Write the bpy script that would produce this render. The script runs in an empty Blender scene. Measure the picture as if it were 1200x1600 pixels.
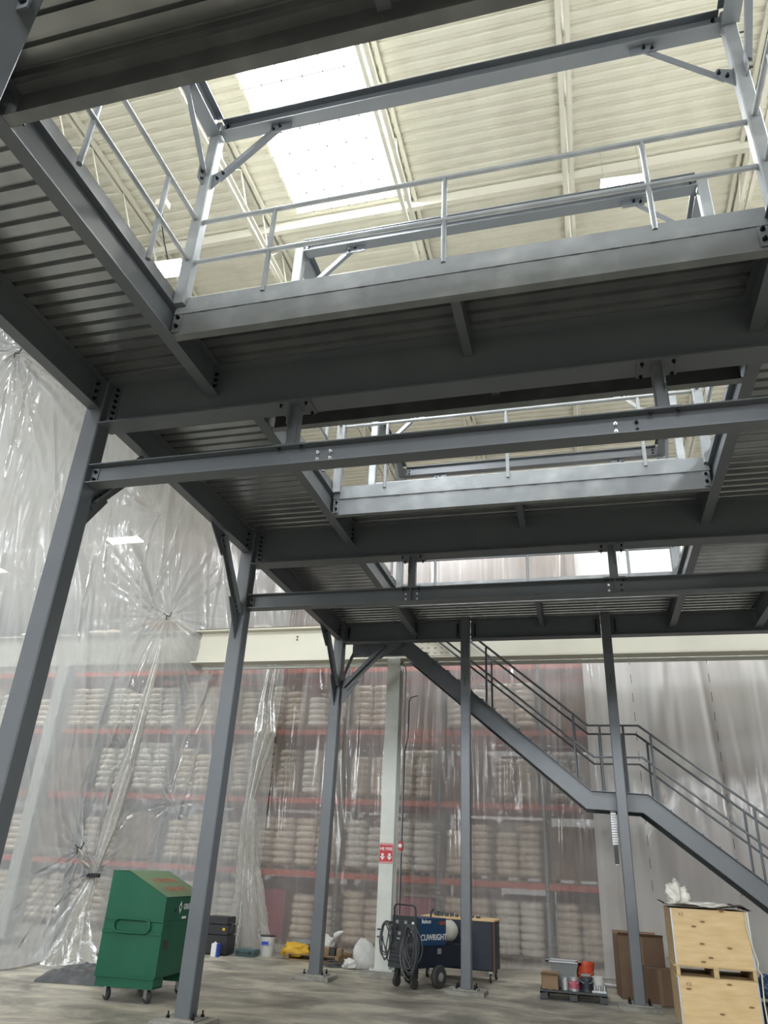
import bpy, bmesh, math, random
from mathutils import Vector, Matrix, noise
random.seed(4)
S = bpy.context.scene
COL = S.collection

# ---------------------------------------------------------------- camera
def make_camera():
    f, yaw, pitch, roll = 1136.1969, 0.2764, 0.4557, 0.0516
    cy, sy, cp, sp, cr, sr = math.cos(yaw), math.sin(yaw), math.cos(pitch), math.sin(pitch), math.cos(roll), math.sin(roll)
    fw = Vector((-sy*cp, cy*cp, sp)); rt = Vector((cy, sy, 0)); up = rt.cross(fw)
    r2 = rt*cr + up*sr; u2 = -rt*sr + up*cr
    cd = bpy.data.cameras.new('camera'); cd.sensor_fit = 'VERTICAL'; cd.sensor_height = 24; cd.sensor_width = 18
    cd.lens = f*24/1600; cd.clip_end = 200; cd.clip_start = .05
    co = bpy.data.objects.new('camera', cd); COL.objects.link(co)
    m = Matrix.Identity(4)
    for i in range(3):
        m[i][0] = r2[i]; m[i][1] = u2[i]; m[i][2] = -fw[i]
    m[0][3], m[1][3], m[2][3] = 4.7867, -5.5112, 1.7594
    co.matrix_world = m; S.camera = co
make_camera()

# ---------------------------------------------------------------- light and exposure
S.view_settings.view_transform = 'Standard'; S.view_settings.look = 'None'
S.view_settings.gamma = 1; S.view_settings.use_curve_mapping = False
S.view_settings.exposure = 0.13
S.cycles.max_bounces = 8; S.cycles.diffuse_bounces = 4; S.cycles.glossy_bounces = 3
S.cycles.transparent_max_bounces = 12; S.cycles.transmission_bounces = 3
S.cycles.sample_clamp_indirect = 6; S.cycles.use_denoising = True
S.cycles.caustics_reflective = False; S.cycles.caustics_refractive = False
wd = bpy.data.worlds.new('world'); S.world = wd; wd.use_nodes = True
wd.node_tree.nodes['Background'].inputs[0].default_value = (0.80, 0.86, 0.92, 1)
wd.node_tree.nodes['Background'].inputs[1].default_value = 0.06

def area(name, loc, sx, sy, power, colr=(1, 1, 1), rot=(0, 0, 0), parent=None, spread=180):
    l = bpy.data.lights.new(name, 'AREA'); l.shape = 'RECTANGLE'; l.size = sx; l.size_y = sy
    l.energy = power; l.color = colr; l.spread = math.radians(spread)
    o = bpy.data.objects.new(name, l); COL.objects.link(o); o.location = loc; o.rotation_euler = rot
    if parent: o.parent = parent
    return o
SKY = (0.88, 0.94, 1.0)
SKYLIGHTS = [(0.85, 2.62, -1.9, 2.28, 1500), (-14.2, -12.4, 2.0, 6.0, 450), (11.0, 12.8, -3.0, 1.0, 2200), (-17.5, -15.7, 9.0, 13.0, 300),
             (0.6, 2.4, 13.1, 15.1, 700), (5.4, 7.2, 13.1, 15.1, 520), (5.4, 7.2, -13.0, -9.5, 400), (-4.2, -2.5, -12.5, -9, 400), (-18.0, -16.2, 14.1, 16.1, 600)]  # all but the first skylight are added sources that brighten the hall
area('added_fill_light', (2, -25.7, 8.9), 28, 2.6, 5500, (.92, .96, 1), (math.pi/2, 0, 0))  # added light from behind the camera to brighten the column fronts
for i, (x0, x1, y0, y1, w) in enumerate(SKYLIGHTS):
    area('skylight_daylight', ((x0+x1)/2, (y0+y1)/2, 11.30), x1-x0, y1-y0, w, SKY)

# ---------------------------------------------------------------- materials
def mat(name, colr, rough=.6, metal=0., spec=.5, bump=None, vary=None):
    m = bpy.data.materials.new(name); m.use_nodes = True
    nt = m.node_tree; b = nt.nodes['Principled BSDF']
    b.inputs['Base Color'].default_value = (*colr, 1); b.inputs['Roughness'].default_value = rough
    b.inputs['Metallic'].default_value = metal; b.inputs['Specular IOR Level'].default_value = spec
    if vary or bump:
        tc = nt.nodes.new('ShaderNodeTexCoord'); mp = nt.nodes.new('ShaderNodeMapping')
        nt.links.new(tc.outputs['Object'], mp.inputs[0])
    if vary:   # (scale, colour2, low, high, stretch)
        n = nt.nodes.new('ShaderNodeTexNoise'); n.inputs['Scale'].default_value = vary[0]; n.inputs['Detail'].default_value = 6
        mp.inputs['Scale'].default_value = vary[4] if len(vary) > 4 else (1, 1, 1)
        nt.links.new(mp.outputs[0], n.inputs['Vector'])
        r = nt.nodes.new('ShaderNodeValToRGB'); r.color_ramp.elements[0].position = vary[2]; r.color_ramp.elements[1].position = vary[3]
        r.color_ramp.elements[0].color = (*colr, 1); r.color_ramp.elements[1].color = (*vary[1], 1)
        nt.links.new(n.outputs['Fac'], r.inputs[0]); nt.links.new(r.outputs[0], b.inputs['Base Color'])
    if bump:
        n2 = nt.nodes.new('ShaderNodeTexNoise'); n2.inputs['Scale'].default_value = bump[0]; n2.inputs['Detail'].default_value = 4
        nt.links.new(mp.outputs[0], n2.inputs['Vector'])
        bp = nt.nodes.new('ShaderNodeBump'); bp.inputs['Strength'].default_value = bump[1]; bp.inputs['Distance'].default_value = .02
        nt.links.new(n2.outputs['Fac'], bp.inputs['Height']); nt.links.new(bp.outputs[0], b.inputs['Normal'])
    return m
def emit(name, colr, s):
    m = bpy.data.materials.new(name); m.use_nodes = True; nt = m.node_tree; b = nt.nodes['Principled BSDF']
    b.inputs['Base Color'].default_value = (*colr, 1); b.inputs['Emission Color'].default_value = (*colr, 1); b.inputs['Emission Strength'].default_value = s
    return m
STEEL = mat('grey_steel_paint', (.106, .118, .132), .40, 0, .5, vary=(1.6, (.122, .134, .147), .35, .7))
STEEL2 = mat('lit_steel_paint', (.150, .160, .165), .48, 0, .5, vary=(3, (.24, .25, .25), .45, .8), bump=(9, .15))  # copy of the steel paint, lightened for daylight on posts and edges
DECKM = mat('grey_deck_sheet', (.33, .345, .35), .27, .8, .5, vary=(3, (.42, .43, .43), .4, .7), bump=(4, .12))
BOLT = mat('black_bolt', (.015, .016, .018), .35, .7)
BRIGHT = mat('zinc_bolt', (.7, .7, .7), .3, .9)
BOARD = mat('deck_board', (.55, .53, .48), .8)
CREAM = mat('cream_roof_paint', (.65, .63, .53), .65, 0, .3, vary=(2.5, (.585, .56, .465), .45, .75))
CREAM2 = mat('cream_steel_paint', (.60, .58, .49), .5, 0, .4, vary=(2, (.62, .60, .51), .5, .8))
PALE = mat('pale_column_paint', (.60, .62, .58), .5, 0, .4, vary=(2, (.50, .52, .49), .5, .8))
DARKGAP = mat('brown_gap', (.10, .06, .04), .8)
WALLM = mat('pale_wall_paint', (.40, .41, .42), .8, vary=(.7, (.35, .36, .36), .4, .7))
WIRE = mat('skylight_wire', (.25, .23, .21), .6)
GROUT = mat('grout', (.30, .29, .26), .85, vary=(9, (.20, .195, .17), .4, .7), bump=(30, .4))
BLACK = mat('black_plastic', (.02, .022, .025), .45)
DGREY = mat('dark_grey_plastic', (.030, .035, .04), .5)
RUBBER = mat('rubber', (.03, .03, .03), .7)
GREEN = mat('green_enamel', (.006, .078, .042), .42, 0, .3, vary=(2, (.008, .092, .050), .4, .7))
GREENTOP = mat('pale_green_enamel', (.11, .175, .095), .55, 0, .3, vary=(5, (.14, .20, .11), .4, .7))  # paler, greyer green for the lid top
CHROME = mat('caster_steel', (.55, .55, .55), .35, .9)
REDMARK = mat('red_marker', (.45, .10, .06), .6)
WHITE = mat('white_print', (.75, .75, .73), .5)
BLUE = mat('blue_enamel', (.007, .042, .11), .38)
NAVY = mat('navy_sheet', (.003, .009, .022), .5)
PLY = mat('plywood', (.56, .39, .19), .6, vary=(3, (.66, .48, .26), .35, .7, (1, 1, 6)))
PLYSIDE = mat('plywood_side', (.52, .38, .20), .65, vary=(3, (.42, .29, .14), .4, .7, (1, 1, 5)))
KNOT = mat('knot', (.20, .11, .045), .7)
CARD = mat('cardboard', (.15, .092, .058), .8, vary=(3, (.175, .11, .07), .4, .7))
CARD2 = mat('brown_cardboard', (.22, .145, .085), .8)
KRAFT = mat('dark_paper', (.06, .045, .035), .8)
FILM = mat('crumpled_film', (.70, .68, .62), .35, 0, .6, bump=(12, .8))
FILMWHITE = mat('white_bag_plastic', (.62, .62, .60), .4, 0, .6, bump=(9, .7))
WOOD = mat('pallet_wood', (.30, .21, .12), .8, vary=(5, (.22, .15, .085), .4, .7))
YELLOW = mat('yellow_sack', (.62, .36, .02), .5, bump=(9, .8))
ORANGE = mat('orange_plastic', (.48, .060, .02), .45)
TARP = mat('black_tarp', (.05, .052, .055), .42, 0, .5, vary=(6, (.12, .12, .12), .5, .8), bump=(8, .8))
TEAL = mat('teal_case', (.05, .10, .105), .5)
BUCKW = mat('white_bucket', (.48, .48, .46), .4)
LBLUE = mat('label_blue', (.02, .05, .35), .4)
REDS = mat('sign_red', (.45, .01, .02), .4)
RACKRED = mat('rack_orange_red', (.50, .055, .02), .5)
RACKBLUE = mat('rack_dark_green', (.035, .07, .065), .5)
SACK = mat('cream_sack', (.60, .50, .38), .5, bump=(5, .4), vary=(2, (.75, .68, .55), .4, .7))
SACK2 = mat('white_sack', (.75, .72, .64), .35, bump=(5, .4))
CRIM = mat('crimson_wrap', (.30, .02, .06), .4, bump=(4, .5))
TANK = mat('white_tank', (.68, .66, .60), .4)
HOSE = mat('grey_cable', (.06, .063, .068), .42)
GALV = mat('galvanised', (.38, .39, .40), .4, .6)
PAILG = mat('grey_hopper_paint', (.22, .23, .23), .5)
ROPE = mat('pale_rope', (.62, .60, .50), .7)

def floor_mat():
    m = mat('stained_concrete', (.30, .28, .235), .5, 0, .35); nt = m.node_tree; b = nt.nodes['Principled BSDF']
    tc = nt.nodes.new('ShaderNodeTexCoord'); mp = nt.nodes.new('ShaderNodeMapping'); mp.inputs['Scale'].default_value = (.75, 1.1, 1)
    nt.links.new(tc.outputs['Object'], mp.inputs[0])
    n = nt.nodes.new('ShaderNodeTexNoise'); n.inputs['Scale'].default_value = 1.2; n.inputs['Detail'].default_value = 10; n.inputs['Roughness'].default_value = .66; n.inputs['Distortion'].default_value = .6
    nt.links.new(mp.outputs[0], n.inputs[0])
    r = nt.nodes.new('ShaderNodeValToRGB'); e = r.color_ramp.elements
    e[0].position = .36; e[0].color = (.15, .14, .115, 1); e[1].position = .63; e[1].color = (.47, .435, .345, 1)
    k = e.new(.5); k.color = (.30, .28, .235, 1)
    nt.links.new(n.outputs['Fac'], r.inputs[0]); nt.links.new(r.outputs[0], b.inputs['Base Color'])
    n3 = nt.nodes.new('ShaderNodeTexNoise'); n3.inputs['Scale'].default_value = 14; n3.inputs['Detail'].default_value = 6
    nt.links.new(tc.outputs['Object'], n3.inputs[0])
    bp = nt.nodes.new('ShaderNodeBump'); bp.inputs['Strength'].default_value = .25; bp.inputs['Distance'].default_value = .01
    nt.links.new(n3.outputs['Fac'], bp.inputs['Height']); nt.links.new(bp.outputs[0], b.inputs['Normal'])
    r2 = nt.nodes.new('ShaderNodeMapRange'); r2.inputs[1].default_value = .3; r2.inputs[2].default_value = .7; r2.inputs[3].default_value = .38; r2.inputs[4].default_value = .65
    nt.links.new(n.outputs['Fac'], r2.inputs[0]); nt.links.new(r2.outputs[0], b.inputs['Roughness'])
    return m
FLOORM = floor_mat()

def film_mat(name, op, graz, tint, tr=(.93, .93, .92), bump=.25, scale=3, gr=.12):
    """polythene sheet: see-through with milky scatter (stronger where the sheet turns edge-on) and a glossy skin"""
    m = bpy.data.materials.new(name); m.use_nodes = True; nt = m.node_tree
    for x in list(nt.nodes): nt.nodes.remove(x)
    N = nt.nodes.new; L = nt.links.new
    out = N('ShaderNodeOutputMaterial'); mix = N('ShaderNodeMixShader'); mix2 = N('ShaderNodeMixShader'); mixd = N('ShaderNodeMixShader')
    t = N('ShaderNodeBsdfTransparent'); t.inputs[0].default_value = (*tr, 1)
    d = N('ShaderNodeBsdfDiffuse'); d.inputs[0].default_value = (*tint, 1)
    tl = N('ShaderNodeBsdfTranslucent'); tl.inputs[0].default_value = (*tint, 1)
    g = N('ShaderNodeBsdfGlossy'); g.inputs['Roughness'].default_value = gr; g.inputs[0].default_value = (1, 1, 1, 1)
    mixd.inputs[0].default_value = .5; L(d.outputs[0], mixd.inputs[1]); L(tl.outputs[0], mixd.inputs[2])
    tc = N('ShaderNodeTexCoord'); mp = N('ShaderNodeMapping'); mp.inputs['Scale'].default_value = (1, 1, .18); L(tc.outputs['Object'], mp.inputs[0])
    n = N('ShaderNodeTexNoise'); n.inputs['Scale'].default_value = scale*2; n.inputs['Detail'].default_value = 5; n.inputs['Distortion'].default_value = 1.2; L(mp.outputs[0], n.inputs[0])
    bp = N('ShaderNodeBump'); bp.inputs['Strength'].default_value = bump; bp.inputs['Distance'].default_value = .05; L(n.outputs['Fac'], bp.inputs['Height'])
    for s in (g,): L(bp.outputs[0], s.inputs['Normal'])
    lw = N('ShaderNodeLayerWeight'); lw.inputs[0].default_value = .5; L(bp.outputs[0], lw.inputs['Normal'])
    mr = N('ShaderNodeMapRange'); mr.inputs[1].default_value = .15; mr.inputs[2].default_value = 1; mr.inputs[3].default_value = op; mr.inputs[4].default_value = graz
    L(lw.outputs['Facing'], mr.inputs[0])
    n2 = N('ShaderNodeTexNoise'); n2.inputs['Scale'].default_value = .6; n2.inputs['Detail'].default_value = 4; L(tc.outputs['Object'], n2.inputs[0])
    ad = N('ShaderNodeMath'); ad.operation = 'MULTIPLY_ADD'; L(n2.outputs['Fac'], ad.inputs[0]); ad.inputs[1].default_value = .25; ad.inputs[2].default_value = -.12
    sm = N('ShaderNodeMath'); sm.operation = 'ADD'; sm.use_clamp = True; L(mr.outputs[0], sm.inputs[0]); L(ad.outputs[0], sm.inputs[1])
    L(sm.outputs[0], mix.inputs[0]); L(t.outputs[0], mix.inputs[1]); L(mixd.outputs[0], mix.inputs[2])
    fr = N('ShaderNodeFresnel'); fr.inputs[0].default_value = 1.4; L(bp.outputs[0], fr.inputs['Normal'])
    L(fr.outputs[0], mix2.inputs[0]); L(mix.outputs[0], mix2.inputs[1]); L(g.outputs[0], mix2.inputs[2]); L(mix2.outputs[0], out.inputs[0])
    return m
CLEAR = film_mat('clear_polythene', .37, .88, (.71, .665, .655))
CLEARL = film_mat('hazy_polythene', .44, .95, (.74, .755, .765))
MILKY = film_mat('milky_polythene', .88, .97, (.70, .69, .67), bump=.35, scale=1.6)
GATHER = film_mat('gathered_polythene', .40, .88, (.60, .58, .52), bump=.5, scale=5, gr=.42)

# ---------------------------------------------------------------- mesh helpers
class MB:
    def __init__(self, M=None): self.bm = bmesh.new(); self.M = M
    def _v(self, p):
        p = Vector(p)
        return self.bm.verts.new(self.M @ p if self.M else p)
    def faces(self, pts, fs):
        vs = [self._v(p) for p in pts]
        for f in fs:
            try: self.bm.faces.new([vs[i] for i in f])
            except ValueError: pass
        return self
    def box(self, x0, x1, y0, y1, z0, z1):
        return self.faces([(x0,y0,z0),(x1,y0,z0),(x1,y1,z0),(x0,y1,z0),(x0,y0,z1),(x1,y0,z1),(x1,y1,z1),(x0,y1,z1)],
                          [(3,2,1,0),(4,5,6,7),(0,1,5,4),(1,2,6,5),(2,3,7,6),(3,0,4,7)])
    def ext(self, prof, p0, p1, up=(0, 0, 1), caps=True):
        p0 = Vector(p0); p1 = Vector(p1); d = (p1-p0).normalized(); u = Vector(up); u = (u - d*u.dot(d)).normalized(); s = d.cross(u)
        n = len(prof); a = [p0 + s*q[0] + u*q[1] for q in prof]; b = [p1 + s*q[0] + u*q[1] for q in prof]
        fs = [(i, (i+1) % n, n+(i+1) % n, n+i) for i in range(n)]
        if caps: fs += [tuple(reversed(range(n))), tuple(range(n, 2*n))]
        return self.faces(a+b, fs)
    def tube(self, pts, r, seg=10, closed=False):
        pts = [Vector(p) for p in pts]; n = len(pts); rings = []
        rr = r if isinstance(r, (list, tuple)) else [r]*n
        prev = None
        for i, p in enumerate(pts):
            if closed: t = pts[(i+1) % n]-pts[i-1]
            else: t = pts[min(i+1, n-1)]-pts[max(i-1, 0)]
            t.normalize()
            if prev is None: u = Vector((0, 0, 1)) if abs(t.z) < .9 else Vector((1, 0, 0))
            else: u = prev
            u = (u-t*u.dot(t)).normalized(); prev = u; w = t.cross(u)
            rings.append([self._v(p+(u*math.cos(a)+w*math.sin(a))*rr[i]) for a in [2*math.pi*k/seg for k in range(seg)]])
        for i in range(n if closed else n-1):
            A, B = rings[i], rings[(i+1) % n]
            for k in range(seg):
                try: self.bm.faces.new((A[k], A[(k+1) % seg], B[(k+1) % seg], B[k]))
                except ValueError: pass
        if not closed:
            self.bm.faces.new(list(reversed(rings[0]))); self.bm.faces.new(rings[-1])
        return self
    def lathe(self, prof, c=(0, 0, 0), seg=24, axis='z'):
        rings = []
        for r, h in prof:
            ring = []
            for k in range(seg):
                a = 2*math.pi*k/seg; x, y = r*math.cos(a), r*math.sin(a)
                q = {'z': (x, y, h), 'x': (h, x, y), 'y': (x, h, y)}[axis]
                ring.append(self._v((c[0]+q[0], c[1]+q[1], c[2]+q[2])))
            rings.append(ring)
        for A, B in zip(rings, rings[1:]):
            for k in range(seg):
                self.bm.faces.new((A[k], A[(k+1) % seg], B[(k+1) % seg], B[k]))
        if prof[0][0] > 1e-4: self.bm.faces.new(list(reversed(rings[0])))
        if prof[-1][0] > 1e-4: self.bm.faces.new(rings[-1])
        return self
    def build(self, name, m, parent=None, smooth=False, bevel=0, origin=None):
        bm = self.bm
        bmesh.ops.recalc_face_normals(bm, faces=bm.faces)
        if bevel: bmesh.ops.bevel(bm, geom=list(bm.edges), offset=bevel, segments=2, affect='EDGES', clamp_overlap=True)
        xs = [v.co for v in bm.verts]
        lo = Vector([min(v[i] for v in xs) for i in range(3)]); hi = Vector([max(v[i] for v in xs) for i in range(3)])
        o = Vector(origin) if origin else Vector(((lo.x+hi.x)/2, (lo.y+hi.y)/2, lo.z))
        bmesh.ops.translate(bm, verts=bm.verts, vec=-o)
        me = bpy.data.meshes.new(name); bm.to_mesh(me); bm.free(); me.materials.append(m)
        if smooth:
            for p in me.polygons: p.use_smooth = True
            try: me.set_sharp_from_angle(angle=math.radians(38))
            except Exception: pass
        ob = bpy.data.objects.new(name, me); COL.objects.link(ob)
        ob.location = o
        if parent: ob.parent = parent; ob.location = o - wloc(parent)
        return ob
def wloc(o):
    l = o.location.copy()
    while o.parent: o = o.parent; l += o.location
    return l
def tag(o, label=None, cat=None, group=None, kind=None):
    if label: o['label'] = label
    if cat and not kind: o['kind'] = 'thing'
    if cat: o['category'] = cat
    if group: o['group'] = group
    if kind: o['kind'] = kind
    return o
def empty(name, loc, label, cat, group=None):
    o = bpy.data.objects.new(name, None); COL.objects.link(o); o.location = loc; o.empty_display_size = .1
    return tag(o, label, cat, group)
KIDS = {}
def copy_tree(o, parent=None):
    c = o.copy(); COL.objects.link(c); c.parent = parent
    for ch in [x for x in COL.objects if x.parent == o]: copy_tree(ch, c)
    return c
def part_copy(o, parent, loc):
    c = o.copy(); COL.objects.link(c); c.parent = parent; c.location = Vector(loc)-wloc(parent); return c

def prI(h, w, tf=.014, tw=.009):
    """wide-flange section, bottom at 0"""
    a, b = w/2, tw/2
    return [(-a,0),(a,0),(a,tf),(b,tf),(b,h-tf),(a,h-tf),(a,h),(-a,h),(-a,h-tf),(-b,h-tf),(-b,tf),(-a,tf)]
def prC(h, w, s=1, t=.01):
    """channel, web at 0, flanges to s side"""
    p = [(0,0),(w,0),(w,t),(t,t),(t,h-t),(w,h-t),(w,h),(0,h)]
    return p if s > 0 else [(-x, y) for x, y in reversed(p)]
def prL(a, b, t=.008): return [(0,0),(a,0),(a,t),(t,t),(t,b),(0,b)]
def prBox(w, h=None, c=.012):
    a = w/2; b = (h or w)/2
    return [(-a+c,-b),(a-c,-b),(a,-b+c),(a,b-c),(a-c,b),(-a+c,b),(-a,b-c),(-a,-b+c)]

_bolt = {}
def bolts(parent, pts, axis, m=BOLT, r=.020, h=.026, name='bolt'):
    """hex heads standing on a surface, axis = outward direction"""
    ax = Vector(axis).normalized()
    key = (tuple(round(q, 2) for q in ax), m.name, r)
    for p in pts:
        p = Vector(p)
        if key not in _bolt:
            b = MB(); u = Vector((0, 0, 1)) if abs(ax.z) < .9 else Vector((1, 0, 0)); u = (u-ax*u.dot(ax)).normalized(); w = ax.cross(u)
            def ring(rr, hh, n): return [p+(u*math.cos(a)+w*math.sin(a))*rr+ax*hh for a in [2*math.pi*k/n for k in range(n)]]
            A, B = ring(r, 0, 6), ring(r, h*.6, 6)
            b.faces(A+B, [(i, (i+1) % 6, 6+(i+1) % 6, 6+i) for i in range(6)]+[tuple(reversed(range(6))), tuple(range(6, 12))])
            A, B = ring(r*.5, h*.5, 8), ring(r*.5, h*1.4, 8)
            b.faces(A+B, [(i, (i+1) % 8, 8+(i+1) % 8, 8+i) for i in range(8)]+[tuple(range(8, 16))])
            o = b.build(name, m, parent, origin=p); _bolt[key] = o
        else:
            o = _bolt[key].copy(); COL.objects.link(o); o.parent = parent; o.location = p-wloc(parent)

# ================================================================ SETTING
tag(MB().box(-22, 24, -26, 26, -.2, 0).build('floor', FLOORM), 'stained grey concrete warehouse floor', None, None, 'structure')

ZR = 11.35
def roof():
    pitch, dep = .172, .028
    sky = SKYLIGHTS
    strips_x = [(-22, 24)]
    b = MB()
    # ribs run along x; cut out skylight rectangles by splitting in x
    y = -26.0
    prof = []
    while y < 26:
        prof += [(y, 0), (y+.08, 0), (y+.11, dep), (y+.145, dep)]
        y += pitch
    for (ya, za), (yb, zb) in zip(prof, prof[1:]):
        ym = (ya+yb)/2
        cuts = sorted([(s[0], s[1]) for s in sky if s[2] < ym < s[3]])
        x = -22
        for c0, c1 in cuts+[(24, 24)]:
            if c0 > x: b.faces([(x, ya, ZR+za), (c0, ya, ZR+za), (c0, yb, ZR+zb), (x, yb, ZR+zb)], [(0, 1, 2, 3)])
            x = c1
    bmesh.ops.remove_doubles(b.bm, verts=b.bm.verts, dist=1e-4)
    tag(b.build('ceiling', CREAM), 'cream painted corrugated metal roof deck', None, None, 'structure')
roof()
tag(MB().box(-22, 24, 25.8, 26, 0, 12).build('wall_back', WALLM), 'pale far wall behind the racks', None, None, 'structure')
tag(MB().box(-22, -21.8, -26, 26, 0, 12).build('wall_left', WALLM), 'pale left wall beyond the plastic', None, None, 'structure')
tag(MB().box(23.8, 24, -26, 26, 0, 12).build('wall_right', WALLM), 'pale right wall', None, None, 'structure')

tag(MB().box(-22, 24, -26.2, -26, 0, 12).build('wall_front', WALLM), 'pale wall behind the photographer', None, None, 'structure')
SKYM = emit('daylight_diffuser', (1.0, 1.0, 1.0), 4.0)
names = ['bright wire-gridded skylight panel above the grey platform', 'added unseen skylight panel far left beyond the plastic', 'added unseen skylight panel right of the platform', 'added unseen skylight far left beyond the racks aisle',
         'added skylight above the middle racks', 'added skylight above the right racks', 'added unseen skylight behind the photographer, right', 'added unseen skylight behind the photographer, left', 'added unseen skylight above the far left aisle']
for i, (x0, x1, y0, y1, w) in enumerate(SKYLIGHTS):
    s = MB().box(x0, x1, y0, y1, ZR+.25, ZR+.27).build('window_%d' % (i+1), SKYM); tag(s, names[i], None, None, 'structure')
    f = MB()
    for a, b_, c, d in ((x0-.04, x0, y0-.04, y1+.04), (x1, x1+.04, y0-.04, y1+.04), (x0, x1, y0-.04, y0), (x0, x1, y1, y1+.04)): f.box(a, b_, c, d, ZR-.02, ZR+.27)
    f.build('window_frame', CREAM2, s)
    if i == 0:
        g = MB(); n = 6
        for k in range(1, n): x = x0+(x1-x0)*k/n; g.tube([(x, y0, 11.28), (x, y1, 11.28)], .012, 5)
        k = y0+.2
        while k < y1: g.tube([(x0, k, 11.28), (x1, k, 11.28)], .012, 5); k += .36
        g.build('safety_grid', WIRE, s)

fill_panel = MB().box(-12, 16, -25.99, -25.97, 7.6, 10.2).build('window_10', SKYM); tag(fill_panel, 'added unseen glowing band high on the wall behind the photographer', None, None, 'structure')  # added glowing panel that goes with the fill light behind the camera
# open-web roof joists, all along y
def joist(x, y0, y1, label):
    j = MB(); zb = ZR-.02
    for s in (-1, 1):
        j.ext([(0, 0), (.055*s, 0), (.055*s, .007), (.007*s, .007), (.007*s, .06), (0, .06)][::s], (x+.022*s, y0, 10.72), (x+.022*s, y1, 10.72))
    o = j.build('roof_joist', CREAM2); tag(o, label, 'joist', 'open-web joists under the roof')
    t = MB()
    for s in (-1, 1): t.box(min(x+.02*s, x+.075*s), max(x+.02*s, x+.075*s), y0, y1, zb-.06, zb)
    t.build('top_chord', CREAM2, o)
    w = MB(); pts = []; y = y0; k = 0
    while y < y1: pts.append((x, y, 10.74 if k % 2 else zb-.05)); y += .42; k += 1
    w.tube(pts, .012, 6); w.build('zigzag_web', CREAM2, o)
    return o
JX = [(-9.3, 'far left beyond the plastic'), (-6.9, 'left of the lamp behind the plastic'), (-4.4, 'just above the left plastic sheet'), (-1.75, 'left of the platform openings'), (.30, 'along the left edge of the skylight'),
      (2.75, 'along the right edge of the skylight'), (5.13, 'with a plain double chord in the middle of the roof'), (7.6, 'upper right behind the frame post'), (10.0, 'right of the platform'), (12.6, 'far right')]
for x, lb in JX: joist(x, -13, 24, 'cream open-web roof joist, '+lb)
# cross girder and pipe
def cross(y, lbl):
    c = MB(); c.box(-20, 22, y-.05, y+.05, 10.60, 10.72)
    o = c.build('roof_girder', CREAM2); tag(o, lbl, 'roof girder', 'cross girders under the roof')
    MB().box(-20, 22, y-.05, y+.05, 11.2, 11.32).build('top_chord', CREAM2, o)
    w = MB(); pts = []; x = -20; k = 0
    while x < 22: pts.append((x, y, 10.66 if k % 2 else 11.25)); x += .6; k += 1
    w.tube(pts, .02, 6); w.build('zigzag_web', CREAM2, o)
tag(MB().box(-20, 22, 2.42, 2.50, 11.15, 11.33).build('roof_purlin', CREAM2), 'cream purlin crossing the roof at the lower end of the skylight', 'purlin')
cross(12.9, 'cream cross girder above the far plastic curtain')
p = MB(); p.tube([(-12, 3.0, 10.55), (14, 3.05, 10.55)], .04, 10)
o = p.build('sprinkler_pipe', CREAM2, smooth=True); tag(o, 'cream sprinkler pipe crossing under the roof past the skylight', 'pipe')
q = MB()
for x in (-6, -2, 2.45, 6.4, 10): q.tube([(x, 3.02, 10.52), (x, 3.02, 10.40)], [.02, .03], 8)
q.build('sprinkler_head', CREAM2, o)
c = MB(); c.tube([(4.0, .55+.02*math.sin(0), 10.98), (7.3, .60, 10.98)], .012, 6)
tag(c.build('cable_run', BLACK), 'thin dark cable strapped below the roof near the lamp', 'cable')

jb = MB().box(-1.10, -.92, 1.28, 1.42, 10.86, 10.98).build('junction_box', CREAM2); tag(jb, 'small cream junction box with hanging cord above the left rail', 'box')
MB().tube([(-1.0, 1.35, 10.86), (-1.02, 1.45, 10.6), (-1.1, 1.7, 10.5), (-1.2, 2.0, 10.45)], .012, 6).build('cord', BLACK, jb)

# ---- white building frame at y = 9.5
YB_ = 9.86
def wcol(x, y, label, h=5.885, sign=False):
    # H-section, flanges face the camera and the rear
    c = MB(); a = .14
    prof = [(-a,-.17),(a,-.17),(a,-.145),(.012,-.145),(.012,.145),(a,.145),(a,.17),(-a,.17),(-a,.145),(-.012,.145),(-.012,-.145),(-a,-.145)]
    c.ext([(-u, v) for u, v in prof], (x, y, .07), (x, y, h), (0, 1, 0))
    o = c.build('building_column', PALE); tag(o, label, 'column', 'pale columns of the warehouse')
    MB().box(x-.32, x+.32, y-.52, y+.30, 0, .09).build('grout_pad', GROUT, o, bevel=.01)
    MB().box(x-.22, x+.22, y-.24, y+.24, .09, .11).build('base_plate', PALE, o)
    bolts(o, [(x-.19, y-.21, .11), (x+.19, y-.21, .11)], (0, 0, 1), BRIGHT, name='anchor_bolt')
    return o
wc = wcol(.905, 9.75, 'pale H-section warehouse column standing behind the welder')
wcol(-7.45, 9.75, 'pale warehouse column blurred behind the left plastic sheet')
for z in (.62, .74):
    MB().box(.80, .92, 9.545, 9.57, z, z+.02).build('strap', BLACK, wc)
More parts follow.
